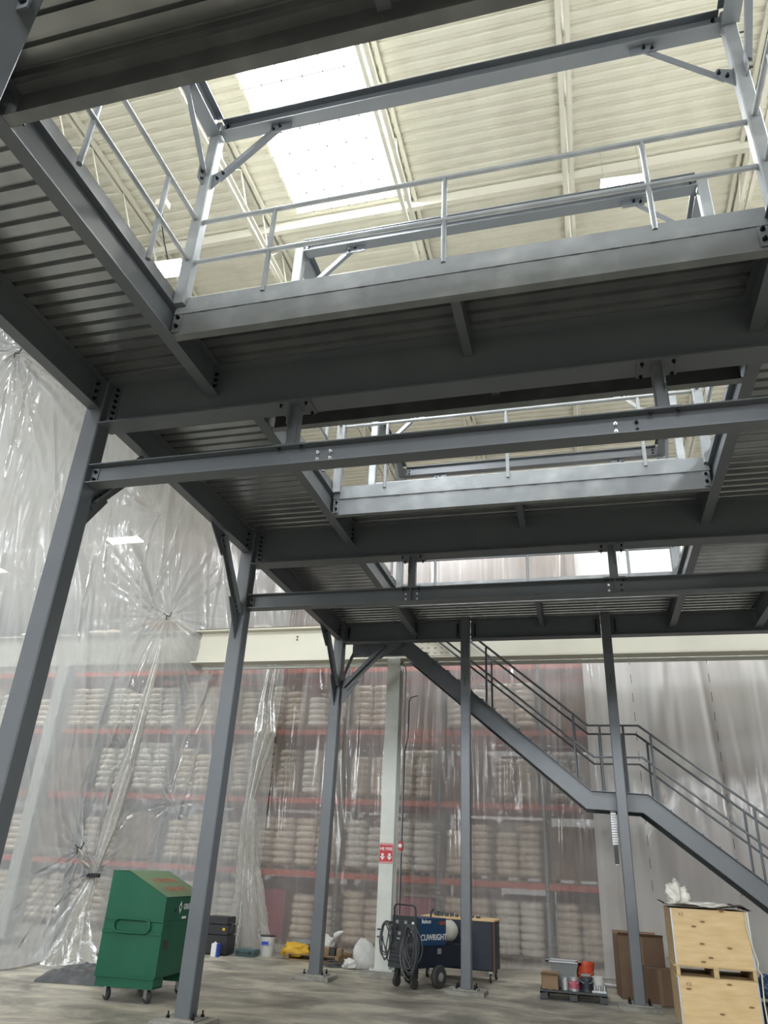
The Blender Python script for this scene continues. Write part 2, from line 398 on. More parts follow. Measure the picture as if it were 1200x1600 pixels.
def bbeam():
    b = MB(); b.ext(prI(.79, .34, .035, .016), (-14, YB_, 5.90), (14, YB_, 5.90))
    o = b.build('building_beam', CREAM2); tag(o, 'long cream steel beam crossing above the plastic curtain', 'beam')
    s = MB(); s.box(1.42, 2.10, YB_-.035, YB_-.008, 5.98, 6.60); s.build('splice_plate', CREAM2, o)
    bolts(o, [(1.47+.145*i, YB_-.035, 6.05+.115*j) for i in range(5) for j in range(5)], (0, -1, 0), CREAM2, r=.028)
    bolts(o, [(-1.5, YB_-.008, 6.50), (-1.5, YB_-.008, 6.43)], (0, -1, 0), DARKGAP, r=.022)
    MB().box(-14, 14, YB_-.10, YB_+.17, 6.69, 6.73).build('top_seam', DARKGAP, o)
    MB().box(-14, 14, YB_+.18, YB_+.24, 5.82, 5.89).build('curtain_rail', PALE, o)
bbeam()
# FIRE sign wrapped on the column, pull box, conduit
def txt(body, size, loc, rot, m, parent, name='lettering', depth=.001, bold=False):
    cu = bpy.data.curves.new(name, 'FONT'); cu.body = body; cu.size = size; cu.extrude = depth
    if bold: cu.offset = size*.012
    cu.align_x = 'CENTER'; cu.align_y = 'CENTER'
    o = bpy.data.objects.new(name, cu); COL.objects.link(o); cu.materials.append(m)
    bpy.context.view_layer.update(); me = bpy.data.meshes.new_from_object(o.evaluated_get(bpy.context.evaluated_depsgraph_get()))
    bpy.data.objects.remove(o); me.name = name; o = bpy.data.objects.new(name, me); COL.objects.link(o)
    o.rotation_euler = rot; o.location = Vector(loc)-(wloc(parent) if parent else Vector())
    if parent: o.parent = parent
    return o
FR = (math.pi/2, 0, 0)
sg = MB().box(.772, 1.038, 9.566, 9.574, 1.86, 2.21).build('fire_sign', REDS); tag(sg, 'red fire sign with white arrows on the pale column', 'sign')
txt('HE FIRE', .075, (.905, 9.564, 2.11), FR, WHITE, sg, bold=True)
for x in (.835, .975):
    aw = MB(); aw.faces([(x-.022, 9.564, 2.03), (x+.022, 9.564, 2.03), (x+.022, 9.564, 1.97), (x-.022, 9.564, 1.97), (x-.05, 9.564, 1.98), (x+.05, 9.564, 1.98), (x, 9.564, 1.91)], [(0, 1, 2, 3), (4, 5, 6)]); aw.build('arrow', WHITE, sg)
for zz in (2.19, 1.875):
    st = MB()
    for k in range(9): x = .777+k*.03; st.faces([(x, 9.564, zz-.012), (x+.012, 9.564, zz-.012), (x+.02, 9.564, zz+.012), (x+.008, 9.564, zz+.012)], [(0, 1, 2, 3)])
    st.build('striped_edge', WHITE, sg)
al = MB().box(1.10, 1.19, 9.74, 9.82, 2.09, 2.26).build('fire_alarm_box', REDS, bevel=.01); tag(al, 'small red alarm box on the side of the pale column', 'alarm box')
MB().lathe([(.0, .0), (.035, .0), (.035, .03), (0, .035)], (1.145, 9.71, 2.18), 16, 'y').build('call_point', WHITE, al)
cd = MB().tube([(1.14, 9.78, .5), (1.14, 9.78, 2.07)], .012, 8).tube([(1.14, 9.78, 2.28), (1.14, 9.78, 5.6), (1.14, 9.66, 5.75), (1.35, 9.62, 5.80)], .016, 8)
tag(cd.build('conduit', GALV, smooth=True), 'thin metal conduit running up the pale column', 'conduit')
gn = MB().tube([(1.17, 9.75, 1.0), (1.17, 9.75, 3.95), (1.23, 9.75, 4.25), (1.23, 9.75, 4.98), (1.27, 9.75, 5.06), (1.41, 9.75, 5.10)], .011, 8)
tag(gn.build('bent_pipe', BLACK, smooth=True), 'dark bent gooseneck pipe beside the top of the pale column', 'pipe')

# ================================================================ MEZZANINE STEEL
YA, YBm, YC, YZ = 0.0, 3.91, 8.53, -3.98
ZG, ZT = 5.788, 6.355
def column(x, y, w, ztop, label, plates=(), pad=(.64, .56), base=True, name='steel_column'):
    c = MB(); c.ext(prBox(w), (x, y, .08), (x, y, ztop), (0, 1, 0))
    o = c.build(name, STEEL, smooth=False); tag(o, label, 'column', 'grey square columns of the platform')
    if base:
        MB().box(x-pad[0]/2, x+pad[0]/2, y-pad[1]/2, y+pad[1]/2, 0, .062).build('grout_pad', GROUT, o, bevel=.008)
        MB().box(x-w/2-.11, x+w/2+.11, y-w/2-.08, y+w/2+.08, .062, .082).build('base_plate', GROUT, o)
        for sx in (-1, 1):
            for sy in (-1, 1):
                a = MB(); px, py = x+sx*(w/2+.06), y+sy*(w/2+.02)
                a.tube([(px, py, .07), (px, py, .15)], .011, 8); a.lathe([(.024, .082), (.024, .108)], (px, py, 0), 6); a.build('anchor_bolt', BOLT, o)
    MB().box(x-w/2, x+w/2, y-w/2, y+w/2, ztop, ztop+.012).build('cap_plate', STEEL, o)
    return o
W = .203
cA = column(0, YA, W, 6.33, 'grey platform column nearest the camera at the left edge')
cB = column(0, YBm, W, 6.33, 'grey platform column standing beside the green job box')
cC = column(0, YC, W, 6.33, 'grey platform column with two knee braces behind the job box')
DX, EX = 2.645, 5.32
yD = 8.415
cD = column(DX, yD, .172, 6.33, 'slim grey column in front of the blue welder')
cE = column(EX, yD, .172, 6.33, 'slim grey column crossing the stair landing')
for o, x in ((cD, DX), (cE, EX)):
    MB().box(x-.006, x+.006, yD-.088, yD-.086, 4.98, 5.14).build('slot', BLACK, o)
nz = column(2.285, YZ, .203, 6.33, 'grey column end cutting the top left corner of the photo')
MB().box(2.387, 2.45, YZ-.012, YZ+.0, 5.38, 5.58).build('clip_plate', STEEL, nz); bolts(nz, [(2.42, YZ-.012, 5.43), (2.42, YZ-.012, 5.52)], (0, -1, 0))
cZ = column(0, YZ, W, 6.33, 'grey platform column out of view at the near left corner')

def girder(y, z0, label, xs=(W/2, 10.6), fl=.231, name='girder', h=None, plates=True):
    h = h or ZT-z0
    g = MB(); g.ext(prI(h, fl, .018, .012), (xs[0]+.004, y, z0), (xs[1], y, z0))
    o = g.build(name, STEEL); tag(o, label, 'beam', 'heavy cross girders under the deck')
    for x, s in ((xs[0], 1), (xs[1], -1)):
        if not plates: break
        MB().box(min(x, x+s*.12), max(x, x+s*.12), y-.018, y-.006, z0+.07, z0+h-.06).build('clip_plate', STEEL, o)
        bolts(o, [(x+s*.085, y-.018, z0+.10+k*(h-.2)/5) for k in range(6)], (0, -1, 0))
    return o
gZ = girder(YZ, ZG, 'deep dark girder across the top of the photo')
gA = girder(YA, ZG, 'deep dark girder between the nearest left column and the right')
gB = girder(YBm, ZG, 'deep dark girder at the column beside the green job box')
# rear girder in three lengths
for (a, b_, lb) in ((W/2, DX-.09, 'left length of the rear girder with the knee brace'), (DX+.09, EX-.09, 'middle length of the rear girder between the slim columns'), (EX+.09, 10.6, 'right length of the rear girder')):
    girder(YC, 5.92, lb, (a, b_), fl=.20, h=.41)
MB().box(1.60, 1.62, YC-.09, YC-.006, 5.94, 6.31).build('stiffener', STEEL, gB)

def longbeam(x, y0, y1, z0, label, fl=.13, h=None, group='long side beams of the platform', up=0, bs=1, name='side_beam', web_t=.009):
    h = h or ZT-z0
    g = MB(); g.ext(prI(h, fl, .013, web_t), (x, y0, z0), (x, y1, z0))
    o = g.build(name, STEEL); tag(o, label, 'beam', group)
    for y, s in ((y0, 1), (y1, -1)):
        if bs:
            MB().box(x+.005, x+.015, min(y, y+s*.10), max(y, y+s*.10), z0+.05, z0+h-.05).build('clip_plate', STEEL, o)
            bolts(o, [(x+.015, y+s*.06, z0+.09+k*(h-.18)/2) for k in range(3)], (1, 0, 0))
    return o
hw = W/2+.002
for x, side in ((0, 'left'), (7.96, 'right')):
    for (a, b_, w_) in ((YZ+hw, YA-hw, 'in front of the first column'), (YA+hw, YBm-hw, 'between the first and second columns'), (YBm+hw, YC-hw, 'between the second and third columns')):
        longbeam(x, a, b_, 5.99, 'grey %s edge beam of the deck, %s' % (side, w_))
# inner beams beside the openings
X1 = [1.343, 1.638, 1.607]; X2 = [6.45, 6.52, 6.507]
BAYS = [(YZ, YA), (YA, YBm), (YBm, YC)]
REAR = [-.962, 2.875, 6.69]; FRONT = [-3.09, .752, 4.57]
bn = ['first opening', 'middle opening', 'farthest opening']
ZX = 6.032
for i, (ya, yb) in enumerate(BAYS):
    for x, sd in ((X1[i], 'left'), (X2[i], 'right')):
        longbeam(x, ya+.01, yb-.01, ZX, 'grey beam along the %s side of the %s' % (sd, bn[i]), fl=.12, group='beams beside the floor openings', name='trimmer_beam')
    # edge channels in the lightened steel colour across the opening, toe plate on top
    for y, w_, s in ((REAR[i], 'far', 1), (FRONT[i], 'near', -1)):
        e = MB(); xa, xb = X1[i]+.06, X2[i]-.06
        e.ext(prC(.325, .085, 1 if s < 0 else -1), (xa, y, ZX+.005), (xb, y, ZX+.005))
        eo = e.build('edge_channel', STEEL2); tag(eo, 'grey edge channel with toe plate on the %s side of the %s' % (w_, bn[i]), 'beam', 'edge channels round the floor openings')
        t = MB(); yy = y-s*.010
        t.box(xa-.02, xb+.02, min(yy, y-s*.002), max(yy, y-s*.002), 6.275, 6.462); t.build('toe_plate', STEEL2, eo)
        wl = MB(); k = xa+.25
        while k < xb-.2:
            wl.tube([(k, y-s*.012, 6.275), (k+.07, y-s*.012, 6.275)], .004, 5); k += .30
        tag(wl.build('weld_stitch', STEEL2, eo), kind='stuff')
        for x, q in ((xa, 1), (xb, -1)):
            MB().box(min(x-.01*q, x+.07*q), max(x-.01*q, x+.07*q), y-s*.018 if s > 0 else y+.010, y-s*.010 if s > 0 else y+.018, ZX+.03, 6.26).build('clip_plate', STEEL2, eo)
            bolts(eo, [(x+.035*q, y-s*.018, ZX+.09), (x+.035*q, y-s*.018, ZX+.19)], (0, -s, 0))
    xm = (X1[i]+X2[i])/2+.08
    for (a, b_, w_) in ((ya+.13 if 0 else ya+.01, FRONT[i]-.09, 'near'), (REAR[i]+.09, yb-.01, 'far')):
        if b_-a < .2: continue
        sj = MB(); sj.ext(prI(.2, .085, .01, .007), (xm, a, 6.145), (xm, b_, 6.145))
        tag(sj.build('stub_joist', STEEL), 'short grey stub joist under the %s strip of deck at the %s' % (w_, bn[i]), 'joist', 'short stub joists under the deck')
    # side toe plates
    for x, sd, s in ((X1[i], 'left', 1), (X2[i], 'right', -1)):
        x += s*.012; sp = MB(); sp.box(x+s*.0-.004, x+.004, FRONT[i]+.01, REAR[i]-.01, 6.36, 6.535)
        0 and sp.box(min(x, x+s*.065), max(x, x+s*.065), FRONT[i]+.01, REAR[i]-.02, 6.356, 6.366)
        tag(sp.build('side_toe_plate', STEEL2), 'pale toe plate along the %s edge of the %s' % (sd, bn[i]), 'toe plate', 'side toe plates round the openings')

# corrugated deck sheets, ribs along x
def deck(x0, x1, y0, y1, label):
    pitch, dep = .1525, .038
    b = MB(); y = y0; prof = []
    while y < y1-.02:
        for dy, z in ((0, 0), (.098, 0), (.112, dep), (.138, dep)):
            if y+dy <= y1: prof.append((y+dy, z))
        y += pitch
    prof.append((y1, 0))
    z0 = ZT+.001; t = .002
    for (ya, za), (yb, zb) in zip(prof, prof[1:]):
        b.faces([(x0, ya, z0+za), (x1, ya, z0+za), (x1, yb, z0+zb), (x0, yb, z0+zb)], [(0, 1, 2, 3)])
    bmesh.ops.remove_doubles(b.bm, verts=b.bm.verts, dist=1e-4)
    o = b.build('deck_sheet', DECKM); tag(o, label, 'deck', 'corrugated deck sheets')
    MB().box(x0, x1, y0, y1, z0+dep+.001, z0+dep+.022).build('deck_board', BOARD, o)
    return o
deck(-.09, 10.7, YZ-.12, YZ+.16, 'corrugated deck along the front edge of the platform')
deck(X1[0], X2[0], YZ+.16, FRONT[0]-.012, 'narrow corrugated deck strip on the near side of the first opening')
for i, (ya, yb) in enumerate(BAYS):
    ye = yb if i < 2 else yb+.12
    ys = ya if i else YZ+.16
    deck(-.09, X1[i]-.006, ys, ye, 'corrugated deck left of the '+bn[i])
    deck(X2[i]+.006, 10.7, ys, ye, 'corrugated deck right of the '+bn[i])
    deck(X1[i], X2[i], REAR[i]+.012, ye, 'corrugated deck strip on the far side of the '+bn[i])
    if i: deck(X1[i], X2[i], ya, FRONT[i]-.012, 'corrugated deck strip on the near side of the '+bn[i])

# frames above the openings, with rails between the posts
def frame(i, full=True):
    xa, xb, ya, yb = X1[i]+.085, X2[i]-.04, FRONT[i]+.03, REAR[i]-.012
    if i == 0: xa, xb = 1.43, 6.49
    w = .115; zt = 8.87; zr = 8.70
    root = empty('equipment_frame', ((xa+xb)/2, (ya+yb)/2, 6.4), 'grey steel post and beam frame standing round the '+bn[i], 'frame', 'steel frames above the openings')
    for x in (xa, xb):
        for y in (ya, yb):
            c = MB(); c.ext(prBox(w, c=.01), (x, y, 6.36), (x, y, zt), (0, 1, 0)); po = c.build('post', STEEL2, root)
    for y in (ya, yb):
        c = MB(); c.ext(prI(.195, .14, .012, .008), (xa+w/2+.005, y, zr), (xb-w/2-.005, y, zr)); r = c.build('ring_beam', STEEL, root)
        for x, s in ((xa, 1), (xb, -1)):
            MB().box(min(x+s*.06, x+s*.15), max(x+s*.06, x+s*.15), y-.016, y-.006, zr+.03, zr+.165).build('clip_plate', STEEL, r)
            bolts(r, [(x+s*.12, y-.016, zr+.06), (x+s*.12, y-.016, zr+.125)], (0, -1, 0))
    for x in (xa, xb):
        c = MB(); c.ext(prI(.26, .15, .012, .008), (x, ya+w/2+.005, zr-.04), (x, yb-w/2-.005, zr-.04)); c.build('ring_beam', STEEL, root)
    # knee braces: angles with gusset plates and two bolts at each end
    def brace(p0, p1, yax):
        p0 = Vector(p0); p1 = Vector(p1)
        c = MB(); c.ext(prL(.055, .055), p0, p1, (0, 1, 0) if yax else (1, 0, 0)); bo = c.build('knee_brace', STEEL, root)
        return bo
    for y in (ya, yb):
        for x, s in ((xa, 1), (xb, -1)):
            brace((x+s*.12, y, 8.06), (x+s*.72, y, 8.68), True)
            gp = MB(); gp.faces([(x+s*.055, y-.005, 7.90), (x+s*.055, y-.005, 8.12), (x+s*.17, y-.005, 8.17), (x+s*.22, y-.005, 8.10),
                                 (x+s*.055, y+.005, 7.90), (x+s*.055, y+.005, 8.12), (x+s*.17, y+.005, 8.17), (x+s*.22, y+.005, 8.10)],
                                [(0, 1, 2, 3), (7, 6, 5, 4), (0, 1, 5, 4), (1, 2, 6, 5), (2, 3, 7, 6), (3, 0, 4, 7)])
            g = gp.build('gusset_plate', STEEL, root)
            bolts(g, [(x+s*.11, y-.006, 8.04), (x+s*.17, y-.006, 8.10)], (0, -1, 0), r=.017)
            gp = MB(); gp.box(min(x+s*.62, x+s*.86), max(x+s*.62, x+s*.86), y-.006, y+.006, 8.60, zr); g = gp.build('gusset_plate', STEEL, root)
            bolts(g, [(x+s*.66, y-.006, 8.64), (x+s*.73, y-.006, 8.665)], (0, -1, 0), r=.017)
    for x, sx in ((xa, -1), (xb, 1)):
        for y, s in ((ya, 1), (yb, -1)):
            brace((x+sx*.02, y+s*.10, 8.04), (x+sx*.02, y+s*.68, 8.62), False)
            g = MB().box(x+sx*.02-.005, x+sx*.02+.005, min(y+s*.055, y+s*.16), max(y+s*.055, y+s*.16), 7.92, 8.12).build('gusset_plate', STEEL2, root)
            bolts(g, [(x+sx*.025+.006, y+s*.10, 7.97), (x+sx*.025+.006, y+s*.12, 8.05)], (1, 0, 0), r=.017)
    # rails
    r = .024
    def rail(p0, p1, posts, what):
        rt = MB(); rt.tube([(*p0, 7.435), (*p1, 7.435)], r, 10)
        o = rt.build('top_rail', STEEL2, None, smooth=True); o.name = 'guard_rail'
        tag(o, 'grey two-bar pipe guard rail on the %s of the %s' % (what, bn[i]), 'guard rail', 'pipe guard rails round the openings')
        MB().tube([(*p0, 6.90), (*p1, 6.90)], r, 10).build('mid_rail', STEEL2, o, smooth=True)
        for q in posts: MB().tube([(*q, 6.40), (*q, 7.43)], r, 10).build('rail_post', STEEL2, o, smooth=True)
    xs = [2.25, 3.91, 5.61] if i == 0 else ([2.40, 4.06, 5.76] if i == 1 else [2.36, 4.02, 5.72])
    rail((xa+w/2, yb), (xb-w/2, yb), [(x, yb+.005) for x in xs], 'far side')
    rail((xa+w/2, ya), (xb-w/2, ya), [(x-(.0 if i else 0), ya) for x in xs], 'near side')
    ym = [ya+.55, ya+1.52]
    rail((xa, ya+w/2), (xa, yb-w/2), [(xa-.01, y) for y in ym], 'left side')
    rail((xb, ya+w/2), (xb, yb-w/2), [(xb+.01, y) for y in ym], 'right side')
for i in range(3): frame(i)

# lower beams hung below the girders
def lower(y, xa, hx, label, holes):
    g = MB(); g.ext(prI(.215, .162, .012, .009), (W/2+.004, y, 5.102), (10.6, y, 5.102))
    o = g.build('hung_beam', STEEL); tag(o, label, 'beam', 'light beams hung below the girders')
    MB().box(W/2+.002, W/2+.09, y-.016, y-.006, 5.125, 5.295).build('clip_plate', STEEL, o)
    bolts(o, [(W/2+.055, y-.016, 5.165), (W/2+.055, y-.016, 5.25)], (0, -1, 0))
    for x, m in holes: bolts(o, [(x, y-.006, 5.16), (x, y-.006, 5.235)], (0, -1, 0), m, r=.017)  # some bright heads stand in for bolt holes showing light
    for k, x in enumerate(hx):
        h = MB(); h.ext(prBox(.105, c=.008), (x, y, 5.331), (x, y, 5.774), (0, 1, 0))
        ho = h.build('hanger_post', STEEL); tag(ho, 'short grey hanger post on the %s of the %s' % ('left' if k == 0 else 'right', label.split('grey ')[1]), 'post', 'hanger posts between girder and hung beam')
        MB().box(x-.17, x+.17, y-.12, y+.12, 5.774, 5.786).build('top_plate', STEEL, ho)
        MB().box(x-.14, x+.14, y-.075, y+.075, 5.319, 5.331).build('foot_plate', STEEL, ho)
        bolts(ho, [(x+a, y+b_, 5.774) for a in (-.13, .13) for b_ in (-.09, .09)], (0, 0, -1), r=.017)
        bolts(ho, [(x+a, y-.055, 5.314-.012) for a in (-.11, .11)], (0, 0, -1), r=.015)
        sgn = -1 if k == 0 else 1
        MB().box(x+sgn*.03-.005, x+sgn*.03+.005, y-.13, y-.05, 5.52, 5.76).build('gusset_plate', STEEL, ho)
    return o
lA = lower(YA, 0, (2.28, 5.62), 'grey lighter beam hung under the nearest girder', [(2.555, BRIGHT), (2.68, BRIGHT), (5.225, BRIGHT), (5.395, BOLT)])
lB = lower(YBm, 0, (2.58, 5.31), 'grey lighter beam hung under the second girder', [(2.50, BRIGHT), (2.66, BRIGHT), (5.23, BRIGHT), (5.39, BOLT)])
for x in (2.58, 5.31):
    MB().box(x-.13, x+.13, YBm-.014, YBm-.006, 5.125, 5.30).build('splice_plate', STEEL, lB)
    MB().box(x-.006, x+.006, YBm-.08, YBm-.014, 5.115, 5.305).build('stiffener', STEEL, lB)

# knee braces under the deck: double gussets with three bolts
def knee(pc, pb, axis, label, off=0):
    """pc on column, pb on beam; axis 'y' or 'x'"""
    pc, pb = Vector(pc), Vector(pb); d = (pb-pc).normalized()
    side = Vector((1, 0, 0)) if axis == 'y' else Vector((0, -1, 0))
    b = MB(); a = pc+d*.10; e = pb-d*.10
    b.ext(prL(.085, .085, .01), a+side*.012, e+side*.012, side if 1 else (0, 0, 1))
    b.ext([(-x, y) for x, y in reversed(prL(.085, .085, .01))], a+side*.012, e+side*.012, side)
    o = b.build('knee_brace', STEEL); tag(o, label, 'brace', 'diagonal knee braces under the deck')
    n = side
    hdir = Vector((0, 1, 0)) if axis == 'y' else Vector((1, 0, 0))
    s = 1 if (pb-pc).dot(hdir) > 0 else -1
    def plate(pts):
        g = MB(); m = len(pts); q = [Vector(p)+n*t for t in (-.006, .008) for p in pts]
        g.faces(q, [tuple(range(m)), tuple(reversed(range(m, 2*m)))]+[(k, (k+1) % m, m+(k+1) % m, m+k) for k in range(m)])
        return g.build('gusset_plate', STEEL, o)
    z = Vector((0, 0, 1)); perp = (z-d*z.dot(d)).normalized()
    fc = pc-hdir*s*0
    g = plate([fc-z*.30, fc+z*.22, pc+d*.34+perp*.11, pc+d*.40-perp*.12])
    bolts(g, [pc+d*(.13+.075*k)+n*.022 for k in range(3)], n, r=.018)
    g = plate([pb-hdir*s*.05+z*.0, pb+hdir*s*.30, pb+hdir*s*.20-z*.08, pb-d*.36-perp*.11, pb-d*.36+perp*.11, pb-hdir*s*.16+z*.0])
    bolts(g, [pb-d*(.10+.075*k)+n*.022 for k in range(3)], n, r=.018)
knee((0, YA+W/2, 4.93), (0, YA+1.0, 5.97), 'y', 'knee brace behind the nearest left column')
knee((0, YBm-W/2, 4.93), (0, YBm-1.0, 5.97), 'y', 'knee brace in front of the column beside the job box')
knee((0, YC-W/2, 4.93), (0, YC-1.0, 5.97), 'y', 'knee brace in front of the rear left column')
knee((W/2, YC, 4.93), (1.05, YC, 5.90), 'x', 'knee brace leaning right from the rear left column')
pb_ = MB(); pb_.ext(prI(.3, .12, .012, .008), (.12, 9.05, 5.78), (1.33, 9.05, 5.78))
po = pb_.build('platform_beam', STEEL); tag(po, 'short grey beam behind the rear girder by the pale column', 'beam')
MB().ext(prL(.08, .08), (.16, 9.05, 5.8), (.06, 8.66, 5.1)).build('strut', STEEL, po)

# ================================================================ STAIR
def stair():
    yn, yf = 8.77, 9.68
    z0, zl = 5.98, 3.17
    root = empty('steel_stair', (5.0, 9.2, zl), 'dark grey steel stair with landing descending to the right', 'stair')
    P = [(1.43, 6.02), (4.845, 3.18), (5.79, 3.14), (9.75, 0.06)]
    def off(path, d):
        """path offset downward by perpendicular distance d"""
        out = []
        for k, (x, z) in enumerate(path):
            def nrm(a, b): dx, dz = b[0]-a[0], b[1]-a[1]; l = math.hypot(dx, dz); return (dz/l, -dx/l)
            if k == 0: n = nrm(path[0], path[1]); out.append((x-(-n[0])*d, z+n[1]*d)); continue
            if k == len(path)-1: n = nrm(path[-2], path[-1]); out.append((x+n[0]*d, z+n[1]*d)); continue
            n1, n2 = nrm(path[k-1], path[k]), nrm(path[k], path[k+1])
            m = (n1[0]+n2[0], n1[1]+n2[1]); l = math.hypot(*m); m = (m[0]/l, m[1]/l); q = d/(m[0]*n1[0]+m[1]*n1[1])
            out.append((x+m[0]*q, z+m[1]*q))
        return out
    def slab(path, d0, d1, y0, y1, name, m, parent):
        A, B = off(path, d0), off(path, d1); n = len(A); b = MB()
        pts = [(x, y, z) for y in (y0, y1) for (x, z) in A+list(reversed(B))]; k = 2*n
        b.faces(pts, [tuple(range(k)), tuple(reversed(range(k, 2*k)))]+[(i, (i+1) % k, k+(i+1) % k, k+i) for i in range(k)])
        return b.build(name, m, parent)
    for y, s in ((yn, 1), (yf, -1)):
        st_ = slab(P, .0, .305, y-.005, y+.005, 'stringer', STEEL, root)
        slab(P, .0, .012, min(y, y-s*.075), max(y, y-s*.075), 'stringer_flange', STEEL, st_)
        slab(P, .293, .305, min(y, y+s*.075), max(y, y+s*.075), 'stringer_flange', STEEL, st_)
    # treads
    for (a, b_) in ((P[0], P[1]), (P[2], P[3])):
        dx, dz = b_[0]-a[0], b_[1]-a[1]; n = int(abs(dz)/.178)
        for k in range(1, n):
            x, z = a[0]+dx*k/n, a[1]+dz*k/n-.06
            t = MB(); t.box(x-.14, x+.13, yn+.01, yf-.01, z-.006, z); t.box(x+.122, x+.13, yn+.01, yf-.01, z-.045, z); t.box(x-.14, x-.132, yn+.01, yf-.01, z, z+.10)
            t.build('tread', STEEL, root)
    MB().box(P[1][0], P[2][0], yn+.01, yf-.01, 3.09, 3.10).build('landing_plate', STEEL, root)
    bolts(root, [(P[0][0]+(P[1][0]-P[0][0])*t+.05, yn-.006, P[0][1]+(P[1][1]-P[0][1])*t-.16) for t in [.1+.075*k for k in range(12)]], (0, -1, 0), STEEL, r=.009, h=.008)
    # rails on both sides
    for y, w_ in ((yn, 'near'), (yf, 'far')):
        H = 1.14
        T = [(1.6, P[0][1]-.14+H), (4.66, 4.495-.05), (4.86, 4.31), (5.74, 4.31), (9.75, 4.31-(9.75-5.74)*.778+.0)]
        T = [(1.6, 4.31+(4.86-1.6)*.832), (4.86, 4.31), (5.74, 4.31), (9.9, 4.31-(9.9-5.74)*.7778)]
        R = MB().tube([(x, y, z) for x, z in T], .022, 10).build('handrail', STEEL, root, smooth=True)
        T2 = [(T[0][0], T[0][1]-.56), (4.93, 3.755), (5.70+.06, 3.755), (9.9, 3.755-(9.9-5.76)*.7778)]
        MB().tube([(x, y, z) for x, z in T2], .020, 10).build('mid_rail', STEEL, root, smooth=True)
        def rz(x):
            if x < 4.86: return 4.31+(4.86-x)*.832
            if x < 5.74: return 4.31
            return 4.31-(x-5.74)*.7778
        def sz(x):
            if x < 4.845: return 3.18+(4.845-x)*.8316
            if x < 5.79: return 3.16
            return 3.14-(x-5.79)*.7778
        for x in (3.0, 4.60, 5.06, 5.47, 5.93, 7.45, 8.9):
            MB().tube([(x, y, sz(x)-.02), (x, y, rz(x))], .021, 8).build('rail_post', STEEL, root, smooth=True)
    return root
stair()
ls = MB()
for k in range(14): ls.box(5.13, 5.22, 8.86+.003*(k % 2), 8.90, 2.84-k*.04, 2.87-k*.04)
ls.box(5.15, 5.20, 8.895, 8.905, 2.0, 2.87)
lo = ls.build('ribbed_hanger', GALV); tag(lo, 'pale ribbed strip hanging below the stair landing', 'strip')
MB().box(5.14, 5.21, 8.87, 8.90, 2.02, 2.31).build('dark_end', BLACK, lo)

# ================================================================ PLASTIC CURTAINS
def curtain(name, path, z0, z1, nu, nv, fn, m, label, gather=None):
    """path: plan points; fn(u metres, z) -> offset along normal (m), along-path shift (m)"""
    seg = []; L = 0
    for a, b_ in zip(path, path[1:]):
        l = math.dist(a, b_); seg.append((L, l, a, b_)); L += l
    bm = bmesh.new(); V = []
    for i in range(nu+1):
        s = L*i/nu
        col_ = []
        for j in range(nv+1):
            z = z0+(z1-z0)*j/nv
            o, sh, dz = fn(s, z)
            ss = min(max(s+sh, 0), L-1e-6)
            for (l0, l, a, b_) in seg:
                if l0 <= ss <= l0+l: break
            t = (ss-l0)/l; x = a[0]+(b_[0]-a[0])*t; y = a[1]+(b_[1]-a[1])*t
            nx, ny = -(b_[1]-a[1])/l, (b_[0]-a[0])/l
            col_.append(bm.verts.new((x+nx*o, y+ny*o, max(z+dz, .004))))
        V.append(col_)
    for i in range(nu):
        for j in range(nv): bm.faces.new((V[i][j], V[i+1][j], V[i+1][j+1], V[i][j+1]))
    me = bpy.data.meshes.new(name); bm.to_mesh(me); bm.free(); me.materials.append(m)
    for p in me.polygons: p.use_smooth = True
    o = bpy.data.objects.new(name, me); COL.objects.link(o)
    return tag(o, label, 'plastic sheet', 'polythene dust curtains')
def ridge(v, k=3): return abs(math.sin(v))**k
def far_fn(s, z):
    n = noise.noise(Vector((s*.9, z*.10, 3.1))); n2 = noise.noise(Vector((s*3.3+n*2, z*.16, 7.7))); n3 = noise.noise(Vector((s*9+n2*2, z*.35, 1.2)))
    o = .13*n+.06*n2+.022*n3
    for a, b_, c_, q in ((1.9, .06, 2.0, .05), (3.1, -.05, 3.3, .035), (1.1, .22, .6, .05)):
        m_ = noise.noise(Vector((s*.6, z*.3, c_*5))); o += q*max(0, m_+.3)*2*abs(math.cos(s*a+z*b_+n*2.5+c_))**40
    return o, 0, 0
TIES = [(14.96, 1.84, 16, .07, .8), (16.43, 6.79, 20, .07, .9), (15.74, 1.36, 18, .10, 1.0), (10.52, 9.92, 16, .12, 1.6), (17.49, 2.83, 8, .08, .9), (15.3, 8.9, 12, .05, .5), (16.2, 3.7, 7, .07, .8)]
